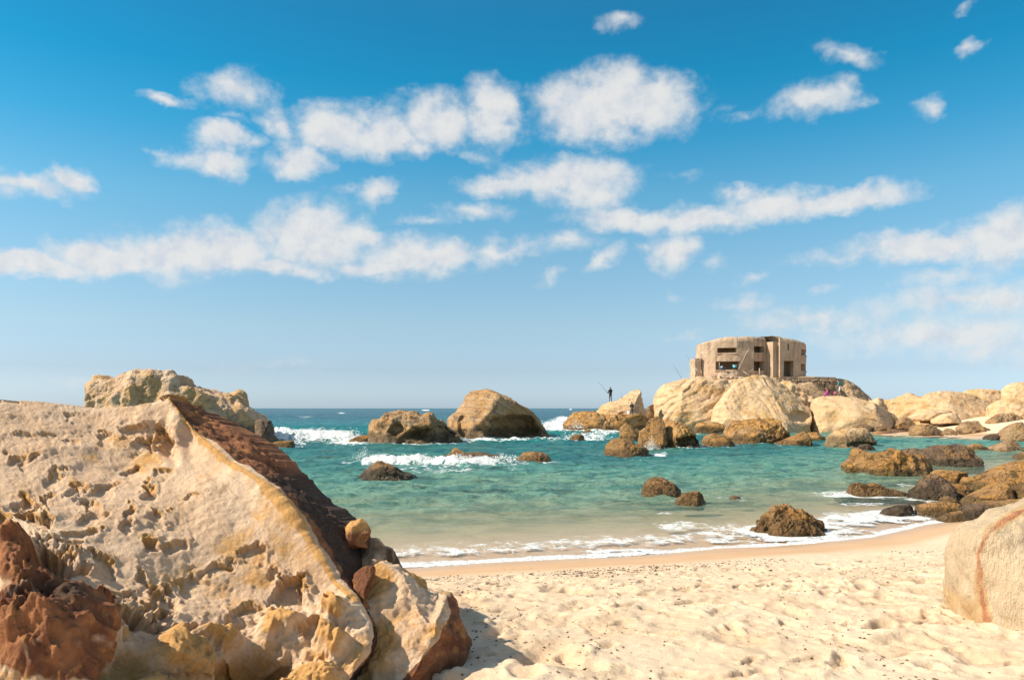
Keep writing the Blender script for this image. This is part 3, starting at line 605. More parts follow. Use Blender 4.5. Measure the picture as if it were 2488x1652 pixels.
    B('beach_rock', 'low dark rock left of the sloping waterline boulder', 'c3', [(1660,690),(1690,662),(1740,648),(1810,650),(1830,690)], RM('dark'), d=65, depth=1.0, seed=60, foam=0, cat='rock', group=g_far)
    B('beach_rock', 'small round brown rock beside the long dark wedge rock', 'c3', [(1275,640),(1300,603),(1345,600),(1390,642)], RM('beach'), d=72, depth=.8, seed=61, ridge=.06, foam=0, cat='rock', group=g_far)
    B('beach_rock', 'dark boulder at the left end of the far beach waterline', 'c3', [(440,610),(500,572),(560,560),(655,606)], RM('dark'), d=78, depth=1.4, seed=62, facets=6, foam=0, cat='rock', group=g_far)
    B('beach_rock', 'small dark rock next right of the left-end waterline boulder', 'c3', [(650,610),(700,578),(755,606)], RM('dark'), d=77, depth=.9, seed=63, foam=0, cat='rock', group=g_far)
    B('beach_rock', 'pebble-sized dark rock alone on the far wet sand', 'c3', [(1400,630),(1420,618),(1445,628)], RM('dark'), d=70, depth=.4, sub=4, seed=64, foam=0, cat='rock', group=g_far)
    B('beach_rock', 'thin dark rock sliver on sand behind the tilted brown slab', 'c3', [(1290,525),(1310,508),(1340,522)], RM('beach'), d=88, depth=.5, sub=4, seed=65, foam=0, cat='rock', group=g_far)
    # --- ridge
    B('ridge_rock', 'tan rubbly mound right of the bunker behind the resting people', 'c3', [(-60,330),(-20,155),(100,152),(200,155),(300,150),(400,168),(500,220),(560,262),(650,330),(700,400)], RM('mound'), d=101, depth=3.5, sub=6, seed=66, rough=.05, ridge=.04, foam=0, cat='rock', group=g_ridge)
    B('ridge_rock', 'knobby pale rock where the bunker mound drops to the beach', 'c3', [(590,440),(610,345),(680,326),(735,335),(735,375),(760,430)], RM('head'), d=92, depth=1.5, sub=5, seed=67, rough=.09, foam=0, cat='rock', group=g_ridge)
    B('ridge_rock', 'long low pale hump, first of the ridge right of the bunker', 'c3', [(640,480),(740,345),(870,325),(960,290),(1060,320),(1200,370),(1340,440),(1360,490)], RM('head'), d=95, depth=3.0, sub=6, seed=68, rough=.05, strata=.03, foam=0, group=g_ridge)
    B('ridge_rock', 'broad smooth dome in the middle of the pale ridge', 'c3', [(1050,500),(1080,330),(1150,275),(1230,260),(1400,262),(1530,300),(1640,340),(1710,400),(1742,465),(1740,520)], RM('head'), d=91, depth=3.5, sub=6, seed=69, rough=.03, strata=.02, foam=0, group=g_ridge)
    B('ridge_rock', 'flat far crest of rock behind the broad smooth dome', 'c3', [(1440,420),(1470,270),(1560,250),(1700,255),(1820,275),(2010,340),(2100,420)], RM('head'), d=104, depth=3.0, sub=6, seed=70, rough=.05, foam=0, group=g_ridge)
    B('ridge_rock', 'highest pale rock of the ridge at the right edge', 'c3', [(1780,460),(1820,290),(1850,215),(1920,185),(2010,183),(2200,170),(2300,300),(2340,470)], RM('head'), d=98, depth=3.0, sub=6, seed=71, rough=.04, strata=.03, foam=0, group=g_ridge)
    B('ridge_rock', 'rounded pale rock below the highest one at the right edge', 'c3', [(1690,540),(1720,400),(1780,345),(1900,330),(2010,370),(2150,400),(2200,540)], RM('head'), d=87, depth=2.5, sub=6, seed=72, rough=.04, strata=.03, foam=0, group=g_ridge)
    B('ridge_rock', 'small cream rock on the sand below the broad smooth dome', 'c3', [(1190,530),(1260,480),(1350,458),(1415,490),(1420,530)], RM('head'), d=85, depth=1.4, seed=73, foam=0, cat='rock', group=g_ridge)
    B('ridge_rock', 'low cream shelf of rock between the long hump and the dome', 'c3', [(960,500),(1100,432),(1320,428),(1410,500)], RM('head'), d=88, depth=2.0, seed=74, strata=.03, foam=0, cat='rock', group=g_ridge)
rocks()

# ------------------------------------------------------------------ the sea
FOAM = [('c4',1450,655,500,42,.92),('c4',960,635,100,50,1.0),('c4',1860,645,170,26,.9),('c4',760,668,130,12,.5),('c4',1350,712,520,24,.45),('c4',1900,690,120,20,.35),
        ('c4',480,465,340,52,.95),('c4',300,520,170,26,.7),('c4',720,515,190,22,.85),('c4',240,440,110,36,1.0),('c4',1750,482,420,12,.7),('c4',2250,400,120,50,.6),
        ('c2',80,720,150,80,1.1),('c2',170,645,100,36,.9),('c2',430,850,380,46,.62),('c2',650,810,210,36,.75),('c2',60,860,200,30,.5),
        ('c2',1180,935,140,55,1.2),('c2',1300,1045,120,36,.8),('c2',1740,805,100,20,.8),('c2',1000,740,60,20,.7),('c2',100,1120,300,40,.22),('c2',1000,1100,300,30,.25),
        ('c3',520,1410,480,80,.85),('c3',230,1450,260,66,.85),('c3',850,1420,250,52,.85),('c3',560,1285,330,22,.6),('c3',990,1350,110,44,1.0),('c3',950,1105,150,14,.5),('c3',1080,1180,60,30,.5),('c3',1390,1065,60,20,.7),
        ('c8',560,165,190,34,.62),('c8',720,205,220,24,.6),('c8',1080,236,240,18,1.05),('c8',300,296,330,11,.75),('c8',120,300,200,18,.6),('c8',840,250,300,14,.6),('c8',480,100,120,10,.3),('c8',1200,140,160,30,.5),
        ('S',1034,996.5,12,1.6,1.2),('S',1386,994.5,4,1.4,1.1),('S',830,1003,12,1.6,.7),('S',1240,1010,30,2,.5),('S',740,1012,25,2,.5)]
def build_sea():
    nt_, ny_ = 520, 640
    t = np.concatenate([-np.geomspace(2.6, .74, 24)[:-1], np.linspace(-.74, .74, nt_-46), np.geomspace(.74, 2.6, 24)[1:]]); nt_ = len(t)
    ys = np.concatenate([np.geomspace(10.8, 120, 520), np.geomspace(121, 14000, ny_-520)])
    T_, Y = np.meshgrid(t, ys); X = T_*Y; X = X.ravel(); Y = Y.ravel()
    depth = -land(X, Y)
    u = 1244+X/Y*FS; v = 991.6+CAMZ/Y*FS
    P = np.stack([X, Y, 0*X], 1)
    off = sstep(Y, 45, 75)
    dep = sstep(depth, .02, .55)
    near = Y < 700
    Z = np.zeros(len(X)); Q = P[near]
    wq = Q+np.stack([fbm(Q*.15, 2, 90), fbm(Q*.15+9, 2, 91), 0*Q[:, 0]], 1)*.8
    r1 = ridged(wq*np.array([.16, .42, 1]), 3, 92)-.4
    r2 = ridged(wq*np.array([.62, 1.15, 1]), 3, 93)-.35
    r3 = fbm(wq*np.array([2.6, 3.6, 1]), 3, 94)
    sw = ridged(wq*np.array([.022, .085, 1]), 3, 95)-.45
    o_, d_ = off[near], dep[near]
    fade = 1-sstep(Q[:, 1], 250, 650)
    Z[near] = fade*((.085*r1+.095*r2+.045*r3)*(.10+.90*d_)*(1+.8*o_) + .34*sw*o_ + .10*(ridged(wq*np.array([.05, .2, 1]), 2, 96)-.45)*d_)
    crest = np.zeros(len(X)); crest[near] = sstep(sw+.4*r2, .42, .75)*o_*.8
    # three breaking waves, steeper on the shore side
    brk = np.zeros(len(X))
    def breaker(x0, x1, yc, h, w, bend, seed):
        nonlocal Z, brk
        m = np.where((X > x0-6) & (X < x1+6) & (np.abs(Y-yc) < 12))[0]
        c = yc+bend*np.sin((X[m]-x0)/(x1-x0)*3.0)+.5*fbm(np.stack([X[m]*.5, 0*m, 0*m], 1), 3, seed)
        dy = Y[m]-c; win = sstep(X[m], x0-.6, x0+.8)*(1-sstep(X[m], x1-2.2, x1+1.0))
        pr = np.where(dy < 0, np.exp(-(dy/w)**2), np.exp(-(dy/(w*3.0))**2))
        q = np.stack([X[m]*1.4, Y[m]*1.4, 0*m], 1)
        nz = 1+.55*fbm(q, 4, seed+1)+.45*fbm(q*3.3, 3, seed+2, .6)
        Z[m] += h*pr*win*np.clip(nz, .25, 2)
        brk[m] = np.maximum(brk[m], win*np.where(dy < 0, np.exp(-(dy/(w*1.5))**2), np.exp(-(dy/(w*1.5))**2)))
    breaker(-6.8, .9, 35.6, .25, .42, -.5, 201)
    breaker(-20.5, -11.0, 61, .5, .8, .6, 211)
    breaker(2.6, 7.6, 91, .7, 1.0, -.6, 221)
    foam = brk*.98+crest*.75*sstep(Y, 60, 90)
    for (cr, a, b, ra, rb, s) in FOAM:
        ox, oy, k = CROPS[cr]
        foam = np.maximum(foam, s*(1-np.clip(np.sqrt(((u-ox-a/k)/(ra/k))**2+((v-oy-b/k)/(rb/k))**2)/1.15, 0, 1)**1.6))
    for (fx, fy, hw, dp, s) in FOOT:
        m = np.where((np.abs(X-fx) < hw*1.8+1.5) & (np.abs(Y-fy) < dp*2+2.5))[0]
        rr = np.sqrt(((X[m]-fx)/hw)**2+((Y[m]-fy)/dp)**2)
        ring = np.exp(-np.clip((rr-1.0)*min(hw, dp)/(.35+.25*min(hw, 3)), 0, 9)**2)
        foam[m] = np.maximum(foam[m], s*.95*ring)
    edge = np.exp(-np.clip((depth-.0)/.017, -1, 9)**2)*(Y < 32)
    lace = np.exp(-((depth-.075)/.045)**2)*(Y < 24)*.47
    foam = np.maximum(foam, np.maximum(edge*1.1, lace))
    Z = Z+np.clip(foam, 0, 1)*.02*dep
    # thin swash: the water edge rides a little up the sand
    Z = np.where(depth < .10, Z*np.clip(depth/.10, 0, 1)+.012*np.exp(-np.clip((depth+.004)/.02, 0, 9)), Z)
    m, T, b, out = new_mat('sea_water')
    pos = T.node('ShaderNodeNewGeometry').outputs['Position']
    dpt = T.attr('depth'); fm = T.attr('foam')
    flat = T.vmath('MULTIPLY', pos, (1, 1, 0))
    n1 = T.noise(T.vmath('MULTIPLY', flat, (.8, 1.05, 1)), 1.0, 5, .62, .7)
    n2 = T.noise(T.vmath('MULTIPLY', flat, (.5, 1.2, 1)), .16, 5, .62, .6)
    n3 = T.noise(T.vmath('MULTIPLY', flat, (1.0, 1.2, 1)), 4.2, 4, .6, .5)
    dv = T.math('ADD', dpt, T.math('MULTIPLY', T.math('SUBTRACT', n2, .5), T.math('MULTIPLY', T.math('MINIMUM', dpt, 3.0), 1.45)))
    body = T.ramp(T.math('POWER', T.math('DIVIDE', T.math('MAXIMUM', dv, 0.0), 16.0), .5),
                  [(0.0, (.46, .38, .26)), (.12, (.34, .40, .27)), (.17, (.29, .43, .31)), (.22, (.18, .385, .29)), (.265, (.095, .29, .245)), (.30, (.045, .195, .185)), (.335, (.030, .175, .18)), (.38, (.012, .215, .21)), (.46, (.010, .20, .21)), (.60, (.016, .14, .18)), (.8, (.025, .105, .15)), (1.0, (.03, .095, .14))])
    body = T.mix(T.ss(n1, .44, .60, 0.0, .85), body, T.vmath('MULTIPLY', body, (.28, .48, .56)))
    weed = T.math('MULTIPLY', T.ss(T.noise(T.vmath('MULTIPLY', flat, (.55, 1.5, 1)), .42, 5, .62, .5), .56, .66), T.math('MULTIPLY', T.ss(dpt, .18, .45), T.ss(dpt, 1.6, 2.2, 1.0, 0.0)))
    body = T.mix(T.math('MULTIPLY', weed, .8), body, (.035, .085, .075))
    body = T.mix(T.ss(n3, .52, .72, 0.0, .5), body, T.vmath('MULTIPLY', body, (1.5, 1.35, 1.25)))
    opac = T.math('SUBTRACT', 1.0, T.math('EXPONENT', T.math('MULTIPLY', T.math('MAXIMUM', T.math('SUBTRACT', dv, .055), 0.0), -1.9)))
    opac = T.math('MAXIMUM', opac, T.math('MULTIPLY', weed, .75))
    opac = T.math('MULTIPLY', opac, T.ss(n1, .30, .62, .72, 1.0))
    hgt = T.math('ADD', T.math('MULTIPLY', n1, .6), T.math('MULTIPLY', n3, .36))
    bp = T.node('ShaderNodeBump'); T.put(bp.inputs['Height'], hgt); bp.inputs['Distance'].default_value = .26
    T.put(bp.inputs['Strength'], T.ss(dpt, .0, .35, .18, 1.0))
    N = bp.outputs[0]
    dif = T.node('ShaderNodeBsdfDiffuse'); T.put(dif.inputs[0], body); T.put(dif.inputs['Normal'], N)
    tr = T.node('ShaderNodeBsdfTransparent'); T.put(tr.inputs[0], T.mix(T.ss(dpt, 0, .5), (1.0, .99, .96), (.84, .95, .88)))
    mx = T.node('ShaderNodeMixShader'); T.put(mx.inputs[0], opac); T.l.new(tr.outputs[0], mx.inputs[1]); T.l.new(dif.outputs[0], mx.inputs[2])
    gl = T.node('ShaderNodeBsdfGlossy'); gl.inputs['Roughness'].default_value = .16; T.put(gl.inputs['Normal'], N); gl.inputs[0].default_value = (.9, .95, 1, 1)
    fr = T.node('ShaderNodeFresnel'); fr.inputs['IOR'].default_value = 1.33; T.put(fr.inputs['Normal'], N)
    mg = T.node('ShaderNodeMixShader'); T.put(mg.inputs[0], T.math('MULTIPLY', T.math('MINIMUM', fr.outputs[0], .62), T.ss(dpt, 0.0, .8, .28, .44)))
    T.l.new(mx.outputs[0], mg.inputs[1]); T.l.new(gl.outputs[0], mg.inputs[2])
    # foam: torn lace from stretched noise and cell walls
    fp = T.vmath('MULTIPLY', flat, (1.05, .8, 1))
    wv = T.vmath('ADD', fp, T.vmath('SCALE', T.vmath('SUBTRACT', T.node('ShaderNodeTexNoise').outputs['Color'], (.5, .5, .5)), scale=0.0))
    wn = T.node('ShaderNodeTexNoise'); T.put(wn.inputs['Vector'], fp); wn.inputs['Scale'].default_value = 1.6; wn.inputs['Detail'].default_value = 3
    wv = T.vmath('ADD', fp, T.vmath('SCALE', T.vmath('SUBTRACT', wn.outputs['Color'], (.5, .5, .5)), scale=.9))
    cell = T.math('MINIMUM', T.voro(wv, 1.5, 'DISTANCE_TO_EDGE'), T.math('MULTIPLY', T.voro(wv, 4.0, 'DISTANCE_TO_EDGE'), 1.6))
    fl = T.math('MULTIPLY', T.ss(cell, 0.0, .30, .26, -.22), 1.0)
    fn = T.math('ADD', T.math('MULTIPLY', T.math('SUBTRACT', T.noise(fp, 2.2, 7, .70), .5), 1.9), fl)
    fmask = T.math('MULTIPLY', T.ss(T.math('ADD', fm, fn), .48, .86), T.ss(fm, .04, .22))
    glint = T.math('MULTIPLY', T.ss(T.noise(T.vmath('MULTIPLY', flat, (.8, 2.4, 1)), 2.3, 5, .7, .3), .645, .71), T.ss(dpt, .2, .9, 0.0, .7))  # sun glints painted as white specks, mixed in with the foam
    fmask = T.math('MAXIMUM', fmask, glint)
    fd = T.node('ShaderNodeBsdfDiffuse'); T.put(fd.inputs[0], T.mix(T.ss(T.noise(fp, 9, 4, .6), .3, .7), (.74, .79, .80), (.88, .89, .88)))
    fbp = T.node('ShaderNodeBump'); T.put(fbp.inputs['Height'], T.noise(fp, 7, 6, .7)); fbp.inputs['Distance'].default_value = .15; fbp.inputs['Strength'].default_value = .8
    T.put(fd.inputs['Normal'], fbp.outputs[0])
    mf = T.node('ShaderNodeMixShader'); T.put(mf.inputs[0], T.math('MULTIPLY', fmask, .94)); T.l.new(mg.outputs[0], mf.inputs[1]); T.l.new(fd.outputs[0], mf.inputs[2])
    T.l.new(mf.outputs[0], out.inputs[0]); T.n.remove(b)
    V = np.stack([X, Y, Z], 1); F = grid_faces(len(ys), nt_)
    keep = (depth[F] > -.03).any(1)
    F = F[keep]
    used = np.unique(F); mp = np.full(len(V), -1); mp[used] = np.arange(len(used))
    o = mesh_np('sea_water', V[used], mp[F], m, {'depth': np.maximum(depth, 0)[used], 'foam': foam[used]})
    tag(o, 'turquoise sea with breaking foam and clear shallows', kind='structure')
build_sea()

# ------------------------------------------------------------------ the large near boulder on the left
def hero_mat():
    m, T, b, _ = new_mat('near_sandstone')
    p = T.node('ShaderNodeTexCoord').outputs['Object']
    och, red, drk, cav = T.attr('ochre'), T.attr('red'), T.attr('dark'), T.attr('worn')
    n1 = T.noise(p, 1.3, 6, .62, .3); n2 = T.noise(p, 5.5, 6, .66, .2); n3 = T.noise(p, 42, 4, .7); n4 = T.noise(p, 150, 2, .7)
    c = T.mix(T.ss(n1, .34, .66), (.66, .455, .30), (.74, .55, .38))
    c = T.mix(T.ss(n2, .44, .72, 0, .5), c, (.56, .35, .18))
    c = T.mix(T.math('MULTIPLY', T.ss(T.math('ADD', och, T.math('MULTIPLY', T.math('SUBTRACT', n2, .5), .9)), .32, .70), .85), c, T.mix(T.ss(n3, .3, .7), (.52, .25, .055), (.64, .37, .125)))
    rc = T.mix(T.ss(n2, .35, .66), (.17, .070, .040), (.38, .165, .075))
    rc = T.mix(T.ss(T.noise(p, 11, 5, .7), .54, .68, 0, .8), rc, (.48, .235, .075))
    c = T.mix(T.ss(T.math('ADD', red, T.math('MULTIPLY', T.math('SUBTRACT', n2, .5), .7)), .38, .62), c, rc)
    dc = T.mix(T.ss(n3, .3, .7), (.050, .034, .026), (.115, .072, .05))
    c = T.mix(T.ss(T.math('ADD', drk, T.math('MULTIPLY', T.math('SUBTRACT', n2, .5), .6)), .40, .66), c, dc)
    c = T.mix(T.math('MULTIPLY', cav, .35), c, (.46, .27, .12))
    c = T.mix(T.ss(n3, .54, .74, 0, .42), c, T.vmath('MULTIPLY', c, (.58, .50, .44)))
    c = T.mix(T.ss(T.noise(p, 17, 5, .7, .3), .56, .72, 0, .38), c, T.vmath('MULTIPLY', c, (.68, .56, .45)))
    c = T.mix(T.ss(n4, .60, .78, 0, .3), c, T.vmath('MULTIPLY', c, (.45, .4, .38)))
    T.put(b.inputs['Base Color'], c); b.inputs['Roughness'].default_value = .92; b.inputs['Specular IOR Level'].default_value = .2
    h = T.math('ADD', T.math('MULTIPLY', n3, .6), T.math('ADD', T.math('MULTIPLY', n4, .3), T.math('MULTIPLY', T.noise(p, 14, 7, .74), 1.5)))
    T.put(b.inputs['Normal'], T.bump(h, .62, .045))
    return m
HM = hero_mat()
def bump2(u, v, u0, v0, ru, rv, p=2.0):
    r = np.sqrt(((u-u0)/ru)**2+((v-v0)/rv)**2); return 1-sstep(r, .35, 1.0)
def build_hero():
    root = empty('sandstone_boulder', (-2.4, 5.2, .7))
    tag(root, 'huge cream sandstone boulder with dark red edge, filling the left foreground', 'boulder')
    NB, NA, NR = 440, 470, 110
    VB = 1900.0
    RG = np.array([(380,905,6.6),(430,972,6.45),(520,1060,6.2),(600,1112,6.0),(680,1200,5.8),(740,1290,5.65),(772,1345,5.55),(818,1388,5.42),(850,1440,5.3),(845,1500,5.15),(800,1568,5.0),(770,1750,4.6),(760,1900,4.3)], float)
    SL = np.array([(380,905,6.62),(480,946,6.85),(598,1017,6.8),(645,1080,6.65),(733,1168,6.5),(800,1222,6.4),(826,1290,6.15),(842,1380,5.85),(866,1440,5.6),(862,1500,5.4),(830,1568,5.3),(800,1750,5.0),(790,1900,4.7)], float)
    bk = (RG[:, 1]-905)/(VB-905)
    b = np.linspace(0, 1, NB)**1.05
    a = np.linspace(0, 1, NA)
    top = np.array([(-420,945),(-200,930),(0,925),(80,924),(140,930),(200,938),(330,937),(360,925),(380,905)], float)
    A, Bq = np.meshgrid(a, b)
    uR = np.interp(Bq, bk, RG[:, 0]); dR = np.interp(Bq, bk, RG[:, 2])
    U = -420+A*(uR+420); ut = -420+A*800
    vt = np.interp(ut, top[:, 0], top[:, 1]); V = vt+Bq*(VB-vt)
    dT = np.interp(ut, [-420, 0, 200, 300, 380], [6.0, 6.35, 6.5, 6.55, 6.6])
    dB = np.interp(A, [0, .5, 1], [3.1, 3.3, 4.3])
    fB = np.interp(Bq, [0, .05, .25, .5, .75, 1], [0, .07, .32, .58, .80, 1])
    Dm = dT*(1-fB)+dB*fB
    w = sstep(A, .45, 1.0); Dm = Dm*(1-w)+dR*w
    # right-hand face
    ar = np.linspace(0, 1, NR+1)[1:]; A2, B2 = np.meshgrid(ar, b)
    U2 = np.interp(B2, bk, RG[:, 0])*(1-A2)+np.interp(B2, bk, SL[:, 0])*A2
    V2 = np.interp(B2, bk, RG[:, 1])*(1-A2)+np.interp(B2, bk, SL[:, 1])*A2
    g = A2**1.2
    D2 = np.interp(B2, bk, RG[:, 2])*(1-g)+np.interp(B2, bk, SL[:, 2])*g
    UU = np.concatenate([U, U2], 1); VV = np.concatenate([V, V2], 1); DD = np.concatenate([Dm, D2], 1)
    X, Y, Z = D2W(UU, VV, DD)
    G = np.stack([X, Y, Z], 2); nr, nc = UU.shape
    Fg = grid_faces(nr, nc)
    Nn = vnormals(G.reshape(-1, 3), Fg)
    camv = np.array([0, 0, CAMZ])-G.reshape(-1, 3)
    if (Nn*camv).sum(1).mean() < 0: Nn = -Nn; Fg = Fg[:, ::-1]
    P = G.reshape(-1, 3); u = UU.ravel(); v = VV.ravel()
    isR = np.concatenate([np.zeros((NB, NA)), np.ones((NB, NR))], 1).ravel()
    ridge_d = np.concatenate([(1-A)*(uR+420)*.7, A2*-60], 1).ravel()      # pixels to the ridge on the front
    wu = u+34*fbm(P*2.2, 3, 301)+15*fbm(P*8, 4, 303, .6); wv = v+24*fbm(P*2.2+5, 3, 302)+13*fbm(P*8+3, 4, 304, .6)
    D = .06*fbm(P*1.2, 3, 305)+.015*fbm(P*4.5, 4, 306, .55)+.0065*fbm(P*16, 4, 307, .6)
    ochre = .12+.42*sstep(v, 1360, 1540)*(1-isR)+.36*sstep(fbm(P*1.6+3, 4, 308, .6), .05, .6); red = np.zeros(len(P)); dark = np.zeros(len(P)); worn = np.zeros(len(P))
    front = 1-isR
    # weathering hollows: u, v, ru, rv, depth
    rag = fbm(P*13, 4, 309, .62)
    pits = [(314,978,26,16,.07),(346,1012,40,24,.09),(303,1018,22,14,.05),(372,1024,16,12,.04),(43,935,28,9,.05),(168,946,20,8,.035),(34,1063,30,16,.06),(60,1074,24,14,.05),(134,1098,22,16,.05),(228,1125,40,20,.06),(80,1155,34,26,.08),(86,1190,34,28,.12),
            (126,1129,18,18,.07),(126,1178,18,20,.07),(200,1123,20,22,.05),(217,1172,26,40,.06),(300,1183,18,14,.06),(300,1206,20,18,.07),(363,1195,22,14,.06),(337,1146,22,22,.07),(363,1103,18,22,.05),(363,1252,32,24,.10),(428,1258,26,18,.06),
            (297,1083,24,16,.05),(8,1206,26,40,.10),(552,1292,34,26,.07),(508,1314,24,20,.06),(327,1316,18,24,.07),(225,1297,26,20,.08),(363,1357,44,36,.10),(358,1396,36,26,.11),(310,1382,26,26,.09),(399,1338,24,20,.07),(266,1350,24,16,.06),
            (104,1326,60,64,.22),(285,1420,60,46,.20),(659,1384,46,52,.15),(610,1330,30,20,.05),(470,1340,30,20,.05),(160,1010,22,10,.03),(110,1000,18,9,.03),(250,1000,20,12,.04),(60,1020,26,10,.04),(440,1180,24,10,.03),(200,1220,50,20,.05),(160,1260,40,18,.05),
            (420,1420,40,14,.07),(560,1420,60,20,.08),(720,1470,30,30,.10)]
    for (pu, pv, ru, rv, dp) in pits:
        m_ = np.where((np.abs(u-pu) < ru*2.6+60) & (np.abs(v-pv) < rv*2.6+60) & (front > 0))[0]
        a_, b_ = (wu[m_]-pu)/ru, (wv[m_]-pv)/rv
        r_ = np.sqrt(a_*a_+b_*b_)+.50*rag[m_]
        dp = dp*(.72 if dp < .13 else .85)
        k = (1-sstep(r_, .72, .98))*np.clip(.62-.40*b_, .12, 1.0)
        D[m_] -= dp*k; D[m_] += dp*.20*np.exp(-((r_-1.12)/.16)**2)*(b_ < 0)
        worn[m_] = np.maximum(worn[m_], k*.3)
        ochre[m_] = np.maximum(ochre[m_], .60*np.exp(-((r_-.9)/.35)**2)*sstep(-b_, -.5, .6))
    # honeycomb of small hollows
    w1, w2 = worley(P*9+.25*np.stack([fbm(P*7, 2, 311), fbm(P*7+4, 2, 312), 0*u], 1), 313)
    hm = sstep(fbm(P*1.7, 3, 315), .10, .5)*front
    D -= .015*(1-sstep(w1, .12, .52))*hm; worn = np.maximum(worn, .25*(1-sstep(w1, .12, .5))*hm)
    w3, _ = worley(P*23, 317)
    D -= .006*(1-sstep(w3, .15, .5))*front*sstep(fbm(P*2.6+9, 2, 318), -.2, .4)
    # bulges and ledges low on the face, undercut on their right side
    def bulge(u0, v0, ru, rv, h, och=0, rd=0):
        nonlocal D, ochre, red
        k = bump2(wu, wv, u0, v0, ru, rv)*front
        D += h*k; ochre = np.maximum(ochre, och*k); red = np.maximum(red, rd*sstep(k, .05, .5))
    bulge(30, 1310, 74, 70, .22, .9, .62); bulge(20, 1300, 40, 26, .08, .8, .6)
    bulge(110, 1490, 190, 120, .30, .5, 1.0); bulge(215, 1410, 66, 44, .10, .3, 1.0); bulge(60, 1440, 70, 40, .08, .6, .9); bulge(120, 1560, 150, 60, .12, .8, .7)
    hb = bump2(wu, wv, 110, 1490, 190, 120)*front
    wr1, wr2 = worley(P*np.array([8, 8, 6])+.35*np.stack([fbm(P*5, 3, 326), fbm(P*5+3, 3, 327), fbm(P*5+6, 3, 328)], 1), 321)
    web = sstep(wr2-wr1, .02, .22)
    D += hb*(.05*(ridged(P*5.5, 4, 322)-.4)-.055*web*sstep(fbm(P*3, 2, 323), -.5, .2)+.03*fbm(P*14, 4, 324, .62))
    lump2 = bump2(wu, wv, 30, 1310, 74, 70)*front; D += lump2*(.05*(ridged(P*6, 4, 325)-.4))
    bulge(400, 1530, 100, 66, .20, .95); bulge(490, 1455, 90, 26, .13, .8); bulge(385, 1475, 56, 24, .10, .9); bulge(330, 1640, 160, 70, .15, .9)
    bulge(640, 1445, 70, 34, .10, .7); bulge(788, 1420, 44, 40, .16, 1.0, .0); bulge(770, 1490, 60, 50, .16, 1.0, .1); bulge(700, 1570, 120, 60, .14, .9); bulge(560, 1660, 120, 60, .1, .9)
    D -= .30*bump2(wu, wv, 570, 1540, 95, 80)*front; ochre = np.maximum(ochre, .75*bump2(wu, wv, 560, 1540, 140, 100)*front); D += (.045*ridged(P*6, 4, 329)+.02*fbm(P*14, 4, 330, .6))*sstep(v, 1360, 1470)*front; D -= .1*bump2(wu, wv, 270, 1560, 60, 70)*front
    D -= .05*bump2(wu, wv, 784, 1413, 12, 11)*front
    # fluted cream flank under the peak
    fl = bump2(u, v, 400, 1010, 60, 80)*front
    D += fl*.035*np.sin((u*.94-v*.20)/9.0+2*fbm(P*3, 2, 331))
    D += .05*bump2(wu, wv, 355, 958, 46, 40)*front
    # rim: proud yellow-orange edge between the cream and the dark face
    rd_ = np.abs(ridge_d)
    rimw = np.exp(-(np.where(isR > 0, rd_*1.2, rd_)/17.0)**2)*(1-sstep(v, 1370, 1420))
    D += .010*rimw*(1+1.2*fbm(P*6, 3, 333))
    ochre = np.maximum(ochre, 1.0*np.exp(-(np.where(isR > 0, rd_*1.3, np.maximum(rd_-1, 0))/np.clip(5+7*fbm(P*4, 3, 336), 1.5, 16))**2)*(1-sstep(v, 1375, 1420)))
    ochre = np.maximum(ochre, .34*np.exp(-(rd_/45)**2)*front*sstep(v, 950, 1100))
    dark = np.maximum(dark, hb*(.34+.25*fbm(P*4, 3, 337))); ochre = np.where(hb > .05, np.maximum(ochre*.3, .0), ochre); red = np.where(hb > .05, red-.45*(1-web)*hb, red)
    # right-hand iron crust: redder near the lit top, shade painted nearly black lower
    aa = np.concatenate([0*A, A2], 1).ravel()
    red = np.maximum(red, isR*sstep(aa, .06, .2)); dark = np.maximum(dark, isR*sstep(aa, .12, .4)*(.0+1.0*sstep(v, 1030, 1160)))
    D += isR*sstep(aa, 0, .3)*(.035*(ridged(P*np.array([2.2, 2.2, 2.2]), 4, 341)-.4)*(1-.6*sstep(v, 1100, 1200))+.014*fbm(P*20, 3, 343))
    # pin outer edges a little
    P = P+Nn*D[:, None]
    G = P.reshape(nr, nc, 3)
    # close behind: right skirt and top skirt
    S = G[:, -1]
    back = np.stack([S+np.array([.06, .30, -.03]), S+np.array([.02, .8, -.25]), S+np.array([-.3, 1.5, -.9]), S+np.array([-.6, 1.8, -2.6])], 1)
    L0 = G[:, 0]; tl = np.linspace(1, 0, 41)[:-1]      # the flank left of the picture rolls away and down
    left = np.stack([L0+np.array([-1.3*math.sin(t*1.5), 2.6*t**1.6, -.25*t-2.4*t**2.6]) for t in tl], 1)
    lf = left.reshape(-1, 3); lf = lf+(.10*fbm(lf*1.3, 4, 371)+.03*fbm(lf*6, 3, 372))[:, None]*np.array([-.8, -.2, .5])*np.tile(sstep(tl, 0, .2), nr)[:, None]
    left = lf.reshape(left.shape)
    G2 = np.concatenate([left, G, back], 1)
    T0 = G2[0]
    up = np.stack([T0+np.array([0, 2.4, -2.8]), T0+np.array([0, 1.9, -1.1]), T0+np.array([0, 1.0, -.30]), T0+np.array([0, .35, -.02])], 0)
    G3 = np.concatenate([up, G2], 0)
    def pad(arr, fill=None):
        q = arr.reshape(nr, nc); q = np.concatenate([np.repeat(q[:, :1], 40, 1), q, np.repeat(q[:, -1:], 4, 1)], 1); q = np.concatenate([np.repeat(q[:1], 4, 0), q], 0); return q.ravel()
    Ff = grid_faces(G3.shape[0], G3.shape[1])
    mesh_np('rock_face', G3.reshape(-1, 3)-np.array(root.location), Ff, HM, {'ochre': pad(ochre), 'red': pad(red), 'dark': pad(dark), 'worn': pad(worn)}, parent=root)
